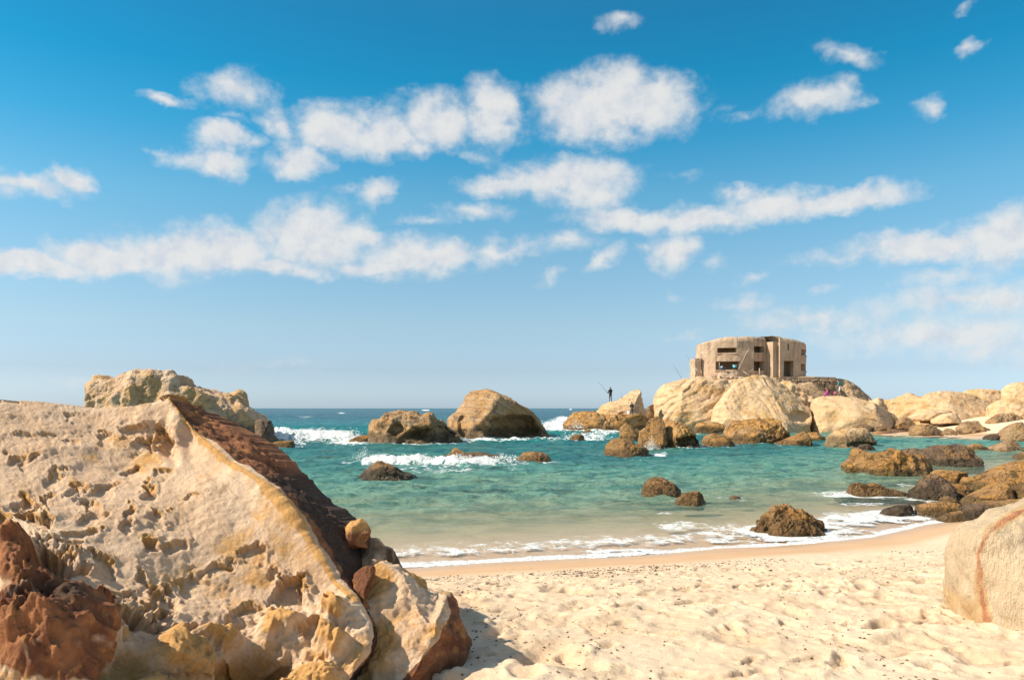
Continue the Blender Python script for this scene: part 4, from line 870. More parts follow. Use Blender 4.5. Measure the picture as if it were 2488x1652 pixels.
    # lower lobe at the right with red side
    def z_lobe(Pw, N_, P_):
        uu = 1180.5+Pw[:, 0]/5.7*FS*KD; vv = 941-(Pw[:, 2]-CAMZ)/5.7*FS*KD
        rim = np.interp(vv, [1380, 1406, 1445, 1478, 1510, 1537, 1568, 1640], [1030, 1034, 1022, 984, 948, 920, 898, 850])
        k = uu-rim+6*fbm(Pw*7, 3, 351)
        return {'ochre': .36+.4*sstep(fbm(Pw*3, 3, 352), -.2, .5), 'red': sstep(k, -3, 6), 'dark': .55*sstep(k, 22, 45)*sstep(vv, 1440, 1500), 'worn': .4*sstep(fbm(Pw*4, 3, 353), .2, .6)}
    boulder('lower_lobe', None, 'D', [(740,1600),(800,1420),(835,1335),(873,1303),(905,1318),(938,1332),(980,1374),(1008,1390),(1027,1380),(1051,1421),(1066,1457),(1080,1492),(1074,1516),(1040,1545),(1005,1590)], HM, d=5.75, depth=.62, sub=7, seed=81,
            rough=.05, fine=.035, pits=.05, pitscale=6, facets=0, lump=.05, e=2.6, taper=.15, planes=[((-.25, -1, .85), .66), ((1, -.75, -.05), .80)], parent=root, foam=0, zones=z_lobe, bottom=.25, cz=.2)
    def z_side(Pw, N_, P_):
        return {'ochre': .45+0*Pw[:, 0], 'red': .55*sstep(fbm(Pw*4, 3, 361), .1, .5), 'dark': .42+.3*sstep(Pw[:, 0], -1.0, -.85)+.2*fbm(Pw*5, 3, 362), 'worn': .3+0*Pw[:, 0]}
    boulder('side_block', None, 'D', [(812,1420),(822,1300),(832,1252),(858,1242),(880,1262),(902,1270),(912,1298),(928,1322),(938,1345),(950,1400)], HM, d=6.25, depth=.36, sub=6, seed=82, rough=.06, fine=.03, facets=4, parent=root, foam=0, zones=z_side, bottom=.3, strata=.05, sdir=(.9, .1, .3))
    def z_knob(Pw, N_, P_):
        return {'ochre': 1.0+0*Pw[:, 0], 'red': .30+.35*sstep(Pw[:, 2], 1.62, 1.50), 'dark': 0*Pw[:, 0], 'worn': 0*Pw[:, 0]}
    boulder('knob', None, 'D', [(798,1240),(800,1215),(812,1200),(832,1195),(846,1203),(854,1224),(850,1242),(838,1254),(815,1258)], HM, d=6.22, depth=.13, sub=6, seed=83, rough=.07, fine=.02, facets=2, parent=root, foam=0, zones=z_knob, bottom=.05, cz=.45)
    boulder('iron_crust', None, 'D', [(812,1400),(818,1320),(836,1308),(862,1306),(868,1318),(850,1345),(848,1395)], HM, d=5.62, depth=.12, sub=6, seed=84, rough=.08, fine=.03, parent=root, foam=0, zones=lambda Pw, N_, P_: {'ochre': 0*Pw[:, 0], 'red': .9+0*Pw[:, 0], 'dark': .25*sstep(fbm(Pw*8, 2, 366), 0, .5), 'worn': 0*Pw[:, 0]}, bottom=.05, cz=.3)
build_hero()

# ------------------------------------------------------------------ pale veined boulder at the right edge
def right_mat():
    m, T, b, _ = new_mat('pale_veined_sandstone')
    p = T.node('ShaderNodeTexCoord').outputs['Object']
    vein, och = T.attr('red'), T.attr('ochre')
    q = T.vmath('MULTIPLY', p, (1.6, 1.6, .45))
    n1 = T.noise(p, 1.5, 5, .6); n2 = T.noise(q, 9, 6, .7, .8); n3 = T.noise(p, 60, 3, .7); n4 = T.noise(q, 22, 5, .7, .5)
    c = T.mix(T.ss(n1, .35, .65), (.55, .42, .275), (.63, .49, .33))
    c = T.mix(T.ss(n2, .50, .62, 0, .6), c, (.47, .36, .245))
    c = T.mix(T.ss(n4, .56, .66, 0, .45), c, (.40, .295, .19))
    c = T.mix(T.ss(och, .3, .8, 0, .55), c, (.55, .33, .12))
    c = T.mix(vein, c, T.mix(T.ss(n2, .35, .65), (.40, .165, .085), (.50, .25, .13)))
    c = T.mix(T.ss(n3, .58, .74, 0, .35), c, T.vmath('MULTIPLY', c, (.6, .55, .5)))
    T.put(b.inputs['Base Color'], c); b.inputs['Roughness'].default_value = .92; b.inputs['Specular IOR Level'].default_value = .2
    T.put(b.inputs['Normal'], T.bump(T.math('ADD', T.math('MULTIPLY', n4, 1.0), T.math('ADD', n2, T.math('MULTIPLY', n3, .5))), .9, .035))
    return m
def build_right():
    VN = [(2380,1165),(2316,1200),(2279,1228),(2264,1254),(2256,1280),(2259,1314),(2260,1345),(2266,1380),(2274,1415),(2280,1470)]
    dd = 6.7
    vz = np.array([D2W(0, v, dd)[2] for u, v in VN])[::-1]; vx = np.array([D2W(u, 0, dd)[0] for u, v in VN])[::-1]
    def zones(Pw, N_, P_):
        uu = 1180.5+Pw[:, 0]/np.maximum(Pw[:, 1], 2)*FS*KD+3.0*fbm(Pw*6, 3, 401); vv = 941-(Pw[:, 2]-CAMZ)/np.maximum(Pw[:, 1], 2)*FS*KD
        dist = np.full(len(uu), 1e9)
        for (a0, b0), (a1, b1) in zip(VN[:-1], VN[1:]):
            t = np.clip(((uu-a0)*(a1-a0)+(vv-b0)*(b1-b0))/((a1-a0)**2+(b1-b0)**2), 0, 1)
            dist = np.minimum(dist, np.hypot(uu-a0-t*(a1-a0), vv-b0-t*(b1-b0)))
        wd = np.clip(4.2+4.5*fbm(Pw*5, 3, 402), .6, 9)
        fr_ = (Pw[:, 1] < 7.4)
        return {'red': (1-sstep(dist, wd, wd+2.5))*fr_*sstep(fbm(Pw*5, 3, 405), -.75, -.35), 'ochre': .9*np.exp(-((dist-8)/6)**2)*fr_*sstep(fbm(Pw*4, 2, 403), -.2, .5)+.8*sstep(1.05-Pw[:, 2], 0, .3)*sstep(fbm(Pw*2.5, 2, 404), 0, .5)}
    boulder('veined_boulder', 'smooth pale boulder with a rusty vein, cut by the right edge', 'D', [(2235,1480),(2222,1395),(2212,1320),(2210,1270),(2216,1238),(2228,1218),(2256,1202),(2290,1186),(2318,1172),(2361,1155),(2430,1125),(2560,1100),(2750,1120),(2900,1200),(2960,1480)], right_mat(), d=6.9, depth=1.0, sub=7, seed=91,
            rough=.035, fine=.016, facets=0, lump=.08, e=2.3, taper=.3, zones=zones, pits=.012, pitscale=11, ridge=.012, foam=0, bottom=.35, cz=.15)
build_right()

# ------------------------------------------------------------------ the bunker
def quad_obj(name, V, F, mat, parent=None, loc=(0, 0, 0), smooth=False):
    me = bpy.data.meshes.new(name); me.from_pydata([tuple(v) for v in V], [], [tuple(f) for f in F]); me.update()
    for p in me.polygons: p.use_smooth = smooth
    me.materials.append(mat); o = bpy.data.objects.new(name, me); o.location = loc; return link(o, parent)
def rough_box(name, mn, mx, mat, parent=None, n=.25, amp=.03, seed=0, loc=(0, 0, 0)):
    """box with chipped, uneven faces"""
    bm = bmesh.new(); bmesh.ops.create_cube(bm, size=1.0)
    sz = Vector(mx)-Vector(mn)
    for v in bm.verts: v.co = Vector(((v.co.x+.5)*sz.x+mn[0], (v.co.y+.5)*sz.y+mn[1], (v.co.z+.5)*sz.z+mn[2]))
    bmesh.ops.subdivide_edges(bm, edges=bm.edges[:], cuts=max(1, min(12, int(max(sz)/n))), use_grid_fill=True)
    P = np.array([v.co for v in bm.verts]); off = np.stack([fbm(P*1.7+seed+i*9, 4, seed+i) for i in range(3)], 1)*amp
    for v, d in zip(bm.verts, off): v.co += Vector(d)
    me = bpy.data.meshes.new(name); bm.to_mesh(me); bm.free(); me.materials.append(mat)
    o = bpy.data.objects.new(name, me); o.location = loc; return link(o, parent)
def concrete_mat():
    m, T, b, _ = new_mat('weathered_concrete')
    p = T.node('ShaderNodeTexCoord').outputs['Object']
    n1 = T.noise(p, .5, 6, .65, .4); n2 = T.noise(T.vmath('MULTIPLY', p, (1.6, 1.6, .22)), 1.5, 6, .7); n3 = T.noise(p, 7, 5, .7)
    c = T.mix(T.ss(n1, .35, .65), (.47, .335, .225), (.56, .41, .285))
    c = T.mix(T.ss(n2, .48, .64, 0, .75), c, (.27, .19, .13))
    wvb = T.node('ShaderNodeTexWave', wave_type='BANDS', bands_direction='Z'); T.put(wvb.inputs['Vector'], p); wvb.inputs['Scale'].default_value = 1.1; wvb.inputs['Distortion'].default_value = .8; wvb.inputs['Detail'].default_value = 3
    c = T.mix(T.ss(wvb.outputs['Fac'], .86, .98, 0, .35), c, (.24, .17, .115))
    c = T.mix(T.ss(n3, .55, .75, 0, .5), c, (.33, .25, .18))
    c = T.mix(T.ss(T.noise(p, 1.1, 4, .6), .62, .72, 0, .5), c, (.58, .47, .36))
    T.put(b.inputs['Base Color'], c); b.inputs['Roughness'].default_value = .95
    T.put(b.inputs['Normal'], T.bump(T.math('ADD', n3, T.noise(p, 2.2, 5, .7)), .6, .06))
    return m
CONC = concrete_mat()
def c1x(x): return (1600+x/5.2267-1244)/FS*100.0
def c1z(y): return CAMZ-(780+y/5.2267-991.6)/FS*100.0
def build_bunker():
    X0, Y0, Z0 = c1x(535), 98.3, c1z(722)
    root = empty('bunker', (X0+6.8, Y0+3, Z0)); tag(root, 'weathered round concrete bunker with gun slits on top of the headland', 'bunker')
    off = -np.array([6.8, 3, 0])
    k = (c1x(1535)-c1x(535))/1000
    pl = [(0, 4.2), (0, 2.0), (1.55, .55), (2.8, .0), (4.0, -.30), (6.1, -.05), (8.0, .95), (8.08, 2.6), (9.32, -.15), (11.85, .55), (12.9, 1.2), (13.4, 2.2), (13.45, 4.6), (11.0, 6.6), (2.5, 6.6)]
    tops = [4.25, 4.35, 4.82, 4.92, 4.96, 5.02, 4.95, 4.97, 4.98, 4.70, 4.45, 4.2, 4.2, 4.6, 4.6]
    # openings: c1 x range, z range -> located by the x of the plan
    def px(x): return (x-535)*k
    ops = [(px(712), px(935), 3.05, 3.66), (px(695), px(978), .95, 1.98), (px(1162), px(1308), 3.07, 3.86), (px(1157), px(1328), .82, 2.0), (px(1530), px(1668), .12, 2.05), (px(1585), px(1607), 3.35, 4.15),
           (px(1782), px(1884), 2.78, 3.52), (px(1772), px(1882), .85, 1.72)]
    n = len(pl); pts = []; tz = []
    for i in range(n):
        a, b_ = np.array(pl[i]), np.array(pl[(i+1) % n]); L = np.linalg.norm(b_-a)
        ts = set(np.linspace(0, 1, max(2, int(L/.35)+1))[:-1].round(4))
        if 1 <= i <= 10 and i not in (6, 7):
            for (xa, xb, _, _) in ops:
                for xx in (xa, xb):
                    if min(a[0], b_[0])+1e-6 < xx < max(a[0], b_[0])-1e-6: ts.add(round((xx-a[0])/(b_[0]-a[0]), 5))
        for t in sorted(ts): pts.append((a*(1-t)+b_*t, i)); tz.append(tops[i]*(1-t)+tops[(i+1) % n]*t)
    m = len(pts)
    zs = sorted(set([round(z, 3) for z in np.linspace(0, 4.15, 13)] + [z for o in ops for z in o[2:]]))
    zs = [z for j, z in enumerate(zs) if j == 0 or z-zs[j-1] > .04]
    for o in ops:
        for z in o[2:]:
            if z not in zs: zs.append(z)
    zs = sorted(zs)+[4.5, 4.8, 5.0]
    C2 = np.array([p[0] for p in pts]); fac = [p[1] for p in pts]
    # inward normals
    nx = np.roll(C2, -1, 0)-np.roll(C2, 1, 0); nrm = np.stack([-nx[:, 1], nx[:, 0]], 1); nrm /= np.linalg.norm(nrm, axis=1, keepdims=True)
    cen = np.array([6.5, 3.4])
    inner = C2+np.where(((cen-C2)*nrm).sum(1, keepdims=True) > 0, nrm, -nrm)*.75
    def zrow(j, i): 
        z = zs[j]
        return z if z <= 4.15 else 4.15+(z-4.15)/(5.0-4.15)*(tz[i]-4.15)
    VO = np.array([(C2[i][0], C2[i][1], zrow(j, i)) for j in range(len(zs)) for i in range(m)])
    # round the top edge inward, erode a little
    zz = np.array([zs[j] for j in range(len(zs)) for i in range(m)]); ii = np.array([i for j in range(len(zs)) for i in range(m)])
    rnd = np.clip((zz-4.5)/.5, 0, 1)**2*.28
    dirn = (inner-C2)[ii]/.75
    VO[:, :2] += dirn*rnd[:, None]
    ns = fbm(VO*.8, 4, 501)*.05+fbm(VO*3, 3, 502)*.025
    VO[:, :2] += dirn*ns[:, None]
    VO[:, 2] += np.where(zz > 4.4, .07*fbm(VO*1.1, 4, 503), 0)
    VI = np.array([(inner[i][0], inner[i][1], min(zs[j], 4.4)) for j in range(len(zs)) for i in range(m)])
    V = np.concatenate([VO, VI]); H = len(VO); F = []
    def hole(j, i):
        if fac[i] not in (2, 3, 5, 8, 9, 10, 4): return False
        xm = (C2[i][0]+C2[(i+1) % m][0])/2; zm = (zs[j]+zs[j+1])/2
        return any(o[0] < xm < o[1] and o[2] < zm < o[3] for o in ops) and C2[i][1] < 2.5
    for j in range(len(zs)-1):
        for i in range(m):
            i2 = (i+1) % m; a, b_, c, d = j*m+i, j*m+i2, (j+1)*m+i2, (j+1)*m+i
            if hole(j, i):
                for (jj, i_, e) in ((j-1, i, (a, b_)), (j+1, i, (c, d)), (j, (i-1) % m, (d, a)), (j, i2, (b_, c))):
                    if jj < 0 or not hole(jj, i_): F.append((e[0], e[1], e[1]+H, e[0]+H))
            else:
                F.append((a, b_, c, d)); F.append((d+H, c+H, b_+H, a+H))
    w = quad_obj('wall', V+off, F, CONC, root)
    # roof
    topo = VO[(len(zs)-1)*m:]; i1 = topo.copy(); i1[:, :2] += (inner-C2)*.8; i1[:, 2] = np.maximum(i1[:, 2], 4.5)+.10
    RV = list(topo)+list(i1)+[np.array([6.5, 3.2, 5.15])]; RF = []
    for i in range(m):
        i2 = (i+1) % m; RF.append((i, i2, m+i2, m+i)); RF.append((m+i, m+i2, 2*m))
    quad_obj('roof', np.array(RV)+off, RF, CONC, root)
    FV = [(x, y, .06) for x, y in C2*.96+cen*.04]; quad_obj('floor', np.array(FV)+off, [tuple(range(m))], CONC, root)
    # inner partition seen through the slits
    rough_box('partition', (2.0, 2.4, 0), (12.6, 2.7, 4.3), CONC, root, .5, .02, 5, loc=off)
    # sills and lintel slabs cast round the openings
    for (xa, xb, za, zb) in ops[:4]+ops[6:]:
        ya = np.interp((xa+xb)/2, [p[0] for p in pl[1:7]], [p[1] for p in pl[1:7]]) if xb < 8.1 else np.interp((xa+xb)/2, [9.3, 11.85, 12.9, 13.4], [-.15, .55, 1.2, 2.2])
        sl = {0: -.30, 1: -.30}.get(0)
        yl = np.interp(xa, [p[0] for p in pl[1:7]], [p[1] for p in pl[1:7]]) if xb < 8.1 else np.interp(xa, [9.3, 11.85, 12.9, 13.4], [-.15, .55, 1.2, 2.2])
        yr = np.interp(xb, [p[0] for p in pl[1:7]], [p[1] for p in pl[1:7]]) if xb < 8.1 else np.interp(xb, [9.3, 11.85, 12.9, 13.4], [-.15, .55, 1.2, 2.2])
        vv = []
        for z in (za-.16, za-.003):
            for (x, y) in ((xa-.10, yl-.11), (xb+.10, yr-.11), (xb+.10, yr+.55), (xa-.10, yl+.55)): vv.append((x, y, z))
        quad_obj('sill', np.array(vv)+off, [(0, 3, 2, 1), (4, 5, 6, 7), (0, 1, 5, 4), (1, 2, 6, 5), (2, 3, 7, 6), (3, 0, 4, 7)], CONC, w)
    rough_box('annex', (-.72, 1.6, -.3), (.05, 4.6, 2.45), CONC, root, .3, .10, 9, loc=off)
    for (x, y, z, sx, sz, sd_) in ((-.3, 1.9, 0, .5, .35, 1), (.9, .7, -.1, .6, .3, 2), (2.5, -.3, -.1, 1.0, .75, 3), (3.3, -.4, -.15, .9, .6, 4), (1.9, -.1, -.1, .7, .5, 5), (4.3, -.5, -.25, .7, .4, 6)):
        N, F3 = ico(3); Vr = N*np.array([sx, sx*.8, sz]); Vr = Vr+N*(fbm(N*1.4+sd_*5, 3, sd_)*.18)[:, None]
        mesh_np('fallen_concrete', Vr+np.array([x, y, z])+off, F3, CONC, parent=root, smooth=False)
    return root
boulder('headland_mound', 'flat rock crown under the concrete bunker', 'c1', [(380,1100),(430,780),(470,735),(560,722),(1000,716),(1500,716),(1900,718),(2020,735),(2100,800),(2200,1000)], RM('head'), d=103.5, depth=7.2, sub=6, seed=95, rough=.02, fine=.01, facets=0, lump=.03, e=4, taper=.0, foam=0, group='boulders of the headland', cz=.5, cat='boulder')
build_bunker()

def terrace():
    """rubble-stone retaining wall, stones laid one by one"""
    root = empty('terrace_wall', (c1x(1700), 96.2, c1z(900))); tag(root, 'dark rubble-stone terrace wall under the right end of the bunker', 'wall')
    rg = random.Random(4); base = Vector(root.location); k = 0
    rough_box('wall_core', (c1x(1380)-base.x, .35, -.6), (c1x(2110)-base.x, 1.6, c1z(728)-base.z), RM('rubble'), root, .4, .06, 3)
    meshes = []
    for v in range(6):
        N, F3 = ico(2); s_ = np.array([.30, .22, .17]); Vr = np.sign(N)*np.abs(N)**.6*s_; Vr += N*(fbm(N*1.2+v*7, 2, 600+v)*.05)[:, None]
        o = mesh_np('stone', Vr, F3, RM('rubble'), smooth=False); meshes.append(o.data); bpy.data.objects.remove(o)
    z = c1z(905)
    while z < c1z(742):
        x = c1x(1400)+rg.uniform(0, .4)
        while x < c1x(2080):
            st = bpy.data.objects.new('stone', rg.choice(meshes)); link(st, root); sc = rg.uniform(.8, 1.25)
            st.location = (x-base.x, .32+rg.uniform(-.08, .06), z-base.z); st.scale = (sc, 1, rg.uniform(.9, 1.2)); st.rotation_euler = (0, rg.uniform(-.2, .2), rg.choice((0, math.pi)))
            x += .58*sc; k += 1
        z += .33
terrace()

# ------------------------------------------------------------------ people, bird and gear
bpy.context.view_layer.update()
def find(label_part):
    for o in COL.objects:
        if label_part in str(o.get('label', '')): return o
def drop(o, x, y, z0=30):
    """height of an object's surface under a point"""
    M = o.matrix_world.inverted(); p = M @ Vector((x, y, z0)); ok, loc, nrm, i = o.ray_cast(p, Vector((0, 0, -1)))
    return (o.matrix_world @ loc).z if ok else None
SKIN = plain('skin', (.42, .24, .16), .6, .05)
def skin_mesh(name, verts, edges, radii, root=0, levels=2):
    me = bpy.data.meshes.new(name); me.from_pydata(verts, edges, []); o = bpy.data.objects.new(name, me); COL.objects.link(o)
    md = o.modifiers.new('s', 'SKIN'); md.use_smooth_shade = True
    for i, sv in enumerate(me.skin_vertices[0].data):
        r = radii[i]; sv.radius = (r, r) if not isinstance(r, tuple) else r; sv.use_root = (i == root)
    o.modifiers.new('d', 'SUBSURF').levels = levels
    dg = bpy.context.evaluated_depsgraph_get(); nm = bpy.data.meshes.new_from_object(o.evaluated_get(dg)); nm.name = name
    bpy.data.objects.remove(o); bpy.data.meshes.remove(me)
    return nm
def person(label, loc, rz, H, joints, cols, hair, bits=()):
    """joints: dict of positions for a 1.75 m figure (x right, y forward, z up); cols: (top, trousers, shoes) materials"""
    J = dict(pel=(0, 0, .95), spine=(0, 0, 1.15), chest=(0, 0, 1.36), neck=(0, 0, 1.50), head=(0, .01, 1.60), crown=(0, .0, 1.70), nose=(0, .105, 1.61),
             shl=(-.18, 0, 1.42), ell=(-.24, .02, 1.14), wrl=(-.25, .10, .90), shr=(.18, 0, 1.42), elr=(.24, .02, 1.14), wrr=(.25, .10, .90),
             hpl=(-.10, 0, .90), knl=(-.11, .03, .50), anl=(-.11, 0, .09), tol=(-.12, .17, .04), hpr=(.10, 0, .90), knr=(.11, .03, .50), anr=(.11, 0, .09), tor=(.12, .17, .04))
    J.update(joints)
    order = list(J); idx = {k_: i for i, k_ in enumerate(order)}
    Rd = dict(pel=(.16, .13), spine=(.17, .13), chest=(.19, .135), neck=.055, head=(.085, .10), crown=(.06, .075), nose=.018, shl=.085, ell=.06, wrl=.032, shr=.085, elr=.06, wrr=.032,
              hpl=.095, knl=.06, anl=.042, tol=.04, hpr=.095, knr=.06, anr=.042, tor=.04)
    verts = [J[k_] for k_ in order]; rad = [Rd[k_] for k_ in order]
    E = [('pel', 'spine'), ('spine', 'chest'), ('chest', 'neck'), ('neck', 'head'), ('head', 'crown'), ('head', 'nose'), ('chest', 'shl'), ('shl', 'ell'), ('ell', 'wrl'), ('chest', 'shr'), ('shr', 'elr'), ('elr', 'wrr'),
         ('pel', 'hpl'), ('hpl', 'knl'), ('knl', 'anl'), ('anl', 'tol'), ('pel', 'hpr'), ('hpr', 'knr'), ('knr', 'anr'), ('anr', 'tor')]
    edges = [(idx[a], idx[b_]) for a, b_ in E]
    for side in ('l', 'r'):       # palm and five fingers
        wv = Vector(J['wr'+side]); dv = (wv-Vector(J['el'+side])).normalized(); sx = dv.cross(Vector((0, 1, .3))).normalized()
        pa = len(verts); verts.append(tuple(wv+dv*.07)); rad.append(.032); edges.append((idx['wr'+side], pa))
        for f in range(4):
            q = wv+dv*.10+sx*(f-1.5)*.021; i0 = len(verts); verts.append(tuple(q)); rad.append(.010); edges.append((pa, i0))
            verts.append(tuple(q+dv*(.035+.008*(1-abs(f-1.5)))+Vector((0, .018, 0)))); rad.append(.008); edges.append((i0, i0+1))
        i0 = len(verts); verts.append(tuple(wv+dv*.06-sx*.045)); rad.append(.011); edges.append((pa, i0))
    nm = skin_mesh('person', verts, edges, rad)
    for m_ in (cols[0], cols[1], cols[2], SKIN): nm.materials.append(m_)
    seg = [(Vector(J[a]), Vector(J[b_]), {'neck': 3, 'head': 3}.get(a, {'ell': cols[3], 'elr': cols[3], 'knl': cols[4], 'knr': cols[4], 'anl': 2, 'anr': 2, 'pel': 0 if b_ == 'spine' else 1, 'hpl': 1, 'hpr': 1}.get(a, 0))) for a, b_ in E]
    hands = [Vector(J['wrl']), Vector(J['wrr'])]
    for p in nm.polygons:
        c = p.center; best = min(seg, key=lambda s_: (c-(s_[0]+(s_[1]-s_[0])*max(0, min(1, (c-s_[0]).dot(s_[1]-s_[0])/max((s_[1]-s_[0]).length_squared, 1e-6))))).length)
        p.material_index = best[2]
        if min((c-h).length for h in hands) < .10 and (c-best[0]).length > .15: p.material_index = 3
    sc = H/1.75
    o = bpy.data.objects.new('person', nm); o.location = loc; o.rotation_euler = (0, 0, rz); o.scale = (sc, sc, sc); link(o)
    tag(o, label, 'person')
    hp = Vector(J['head'])
    N, F3 = ico(3); hv = N*np.array([.097, .115, .105]); keep = (N[F3].mean(1)[:, 1] < .35) & (N[F3].mean(1)[:, 2] > -.45) | (N[F3].mean(1)[:, 2] > .55)
    hv = hv*(1+.04*fbm(N*4, 2, 3))[:, None]
    mesh_np('hair', hv+np.array([hp.x, hp.y-.012, hp.z+.035]), F3[keep], hair, parent=o)
    EY = plain('eye_dark', (.03, .02, .02), .3)
    for sx in (-1, 1):
        N2, F2 = ico(1); mesh_np('eye', N2*.013+np.array([hp.x+sx*.034, hp.y+.088, hp.z+.02]), F2, EY, parent=o)
    return o
def tube(name, pts, rads, mat, parent=None, loc=(0, 0, 0), n=6):
    V = []; F = []; P = [Vector(p) for p in pts]
    for i, p in enumerate(P):
        t = (P[min(i+1, len(P)-1)]-P[max(i-1, 0)]).normalized(); a = t.orthogonal().normalized(); b_ = t.cross(a)
        for k_ in range(n): V.append(p+(a*math.cos(k_*6.2832/n)+b_*math.sin(k_*6.2832/n))*rads[i])
    for i in range(len(P)-1):
        for k_ in range(n): F.append((i*n+k_, i*n+(k_+1) % n, (i+1)*n+(k_+1) % n, (i+1)*n+k_))
    F.append(tuple(range(n))[::-1]); F.append(tuple(range((len(P)-1)*n, len(P)*n)))
    return quad_obj(name, V, F, mat, parent, loc, True)
def rod(label, p0, p1, thick=.02, sag=.0):
    """tapering fishing rod with handle and reel"""
    p0, p1 = Vector(p0), Vector(p1); r = empty('fishing_rod', p0); tag(r, label, 'fishing rod', 'fishing rods on the headland'); d_ = p1-p0
    tube('blank', [d_*t+Vector((0, 0, -sag*math.sin(t*3.1416))) for t in np.linspace(0, 1, 8)], [thick*(1-.65*t) for t in np.linspace(0, 1, 8)], plain('rod_blank', (.07, .07, .075), .5), r)
    tube('handle', [d_*-.02, d_*.10], [thick*1.5, thick*1.5], plain('cork_grip', (.10, .08, .06), .8), r)
    N, F3 = ico(2); mesh_np('reel', N*np.array([.06, .04, .06])+np.array(d_*.12)+np.array([0, 0, -.07]), F3, plain('reel_metal', (.10, .10, .11), .4), parent=r)
    return r
M_dk = plain('dark_grey_jacket', (.035, .038, .042), .9); M_dt = plain('charcoal_trousers', (.03, .035, .04), .9); M_sh = plain('dark_shoes', (.03, .025, .02), .7)
M_bj = plain('brown_jacket', (.14, .10, .075), .9); M_gt = plain('grey_trousers', (.10, .105, .11), .9); M_mg = plain('magenta_cloth', (.52, .05, .30), .85)
M_tl = plain('teal_cloth', (.035, .26, .30), .85); M_wh = plain('white_cloth', (.72, .70, .66), .85); M_pk = plain('pink_cloth', (.50, .12, .24), .85); M_hd = plain('dark_hair', (.025, .018, .014), .6); M_hb = plain('reddish_hair', (.16, .055, .03), .6); M_sk2 = plain('light_cream_trousers', (.62, .5, .4), .85)
R_pt, R_ld, R_pp = find('pale wedge-shaped'), find('low brown weedy ledge'), find('wide pale boulder the magenta')
def at_u(u, d): return (u-1244)/FS*d
def stand(o, u, d, fallback):
    x = at_u(u, d); z = drop(o, x, d); return Vector((x, d, (z if z is not None else fallback)-.02))
pA = stand(R_pt, 1483.3, 93.6, 3.08)
person('dark-clad angler standing on the pointed rock holding a long rod', pA, math.radians(28), 1.74, dict(wrl=(-.10, .30, 1.08), ell=(-.24, .10, 1.14), wrr=(.10, .28, 1.02), elr=(.24, .06, 1.13), anr=(.13, -.06, .09), tor=(.15, .10, .04)), (M_dk, M_dt, M_sh, 0, 1), M_hd)
rod('long rod held by the dark-clad angler, slanting up left', pA+Vector((-.25, .1, 1.0)), Vector((at_u(1452, 93.6), 93.9, CAMZ-(925-991.6)/FS*93.6)), .022)
pB = stand(R_ld, 1535, 89.9, 1.74)
person('person in brown jacket and grey trousers standing on the ledge by a white bucket', pB, math.radians(200), 1.72, dict(wrl=(-.14, .22, 1.0), wrr=(.14, .22, 1.0)), (M_bj, M_gt, M_sh, 0, 1), M_hb)
def bucket(name, label, loc, r, h, mat, rim):
    o = empty(name, loc); tag(o, label, 'bucket'); V = []; F = []; n = 20
    prof = [(.0, 0), (.78*r, 0), (.80*r, .02), (r, h), (r*.94, h), (.75*r, .03), (0, .03)]
    for (a, z) in prof:
        for k_ in range(n): V.append((a*math.cos(k_*6.2832/n), a*math.sin(k_*6.2832/n), z))
    for i in range(len(prof)-1):
        for k_ in range(n): F.append((i*n+k_, i*n+(k_+1) % n, (i+1)*n+(k_+1) % n, (i+1)*n+k_))
    quad_obj('body', V, F, mat, o, smooth=True)
    tube('rim', [(r*1.03*math.cos(t), r*1.03*math.sin(t), h) for t in np.linspace(0, 6.2832, 21)], [r*.05]*21, rim, o)
    tube('handle', [(r*math.cos(t), 0, h-.02-r*.35*math.sin(t)) for t in np.linspace(0, math.pi, 9)], [.008]*9, M_gt, o)
    return o
bx_, by_ = at_u(1530.5, 89.7), 89.7
bz = drop(R_ld, bx_, by_) or 1.74
bucket('bucket', 'tall white fishing bucket at the feet of the brown-jacketed person', (bx_-.12, by_, bz-.03), .20, .62, M_wh, M_wh)
# resting family right of the bunker
pC = stand(R_pp, 2013, 87.6, 3.94)
person('person in magenta sitting on the pale boulder right of the bunker', pC+Vector((0, 0, -.38)), math.radians(75), 1.70, dict(pel=(0, 0, .52), spine=(0, .04, .72), chest=(0, .09, .92), neck=(0, .13, 1.05), head=(0, .17, 1.15), crown=(0, .17, 1.25), nose=(0, .275, 1.15),
       shl=(-.18, .09, .97), ell=(-.24, .22, .74), wrl=(-.14, .40, .66), shr=(.18, .09, .97), elr=(.24, .22, .74), wrr=(.14, .40, .66), hpl=(-.10, .02, .50), knl=(-.13, .42, .62), anl=(-.12, .50, .24), tol=(-.12, .64, .20), hpr=(.10, .02, .50), knr=(.13, .42, .62), anr=(.12, .50, .24), tor=(.12, .64, .20)), (M_mg, M_mg, M_sh, 0, 1), M_hb)
pD = stand(R_pp, 2029, 87.4, 3.94)
person('small child in dark pink crouching between the two resting people', pD+Vector((0, 0, -.06)), math.radians(120), .95, dict(pel=(0, -.05, .40), spine=(0, .0, .62), chest=(0, .06, .84), neck=(0, .10, .98), head=(0, .13, 1.10), crown=(0, .13, 1.22), nose=(0, .245, 1.10), shl=(-.17, .06, .88), ell=(-.22, .18, .66), wrl=(-.14, .32, .52), shr=(.17, .06, .88), elr=(.22, .18, .66), wrr=(.14, .32, .52),
       hpl=(-.10, -.02, .38), knl=(-.15, .28, .46), anl=(-.13, .08, .10), tol=(-.13, .24, .05), hpr=(.10, -.02, .38), knr=(.15, .28, .46), anr=(.13, .08, .10), tor=(.13, .24, .05)), (M_pk, M_pk, M_sh, 0, 1), M_hd)
pE = stand(R_pp, 2040.5, 87.6, 3.94)
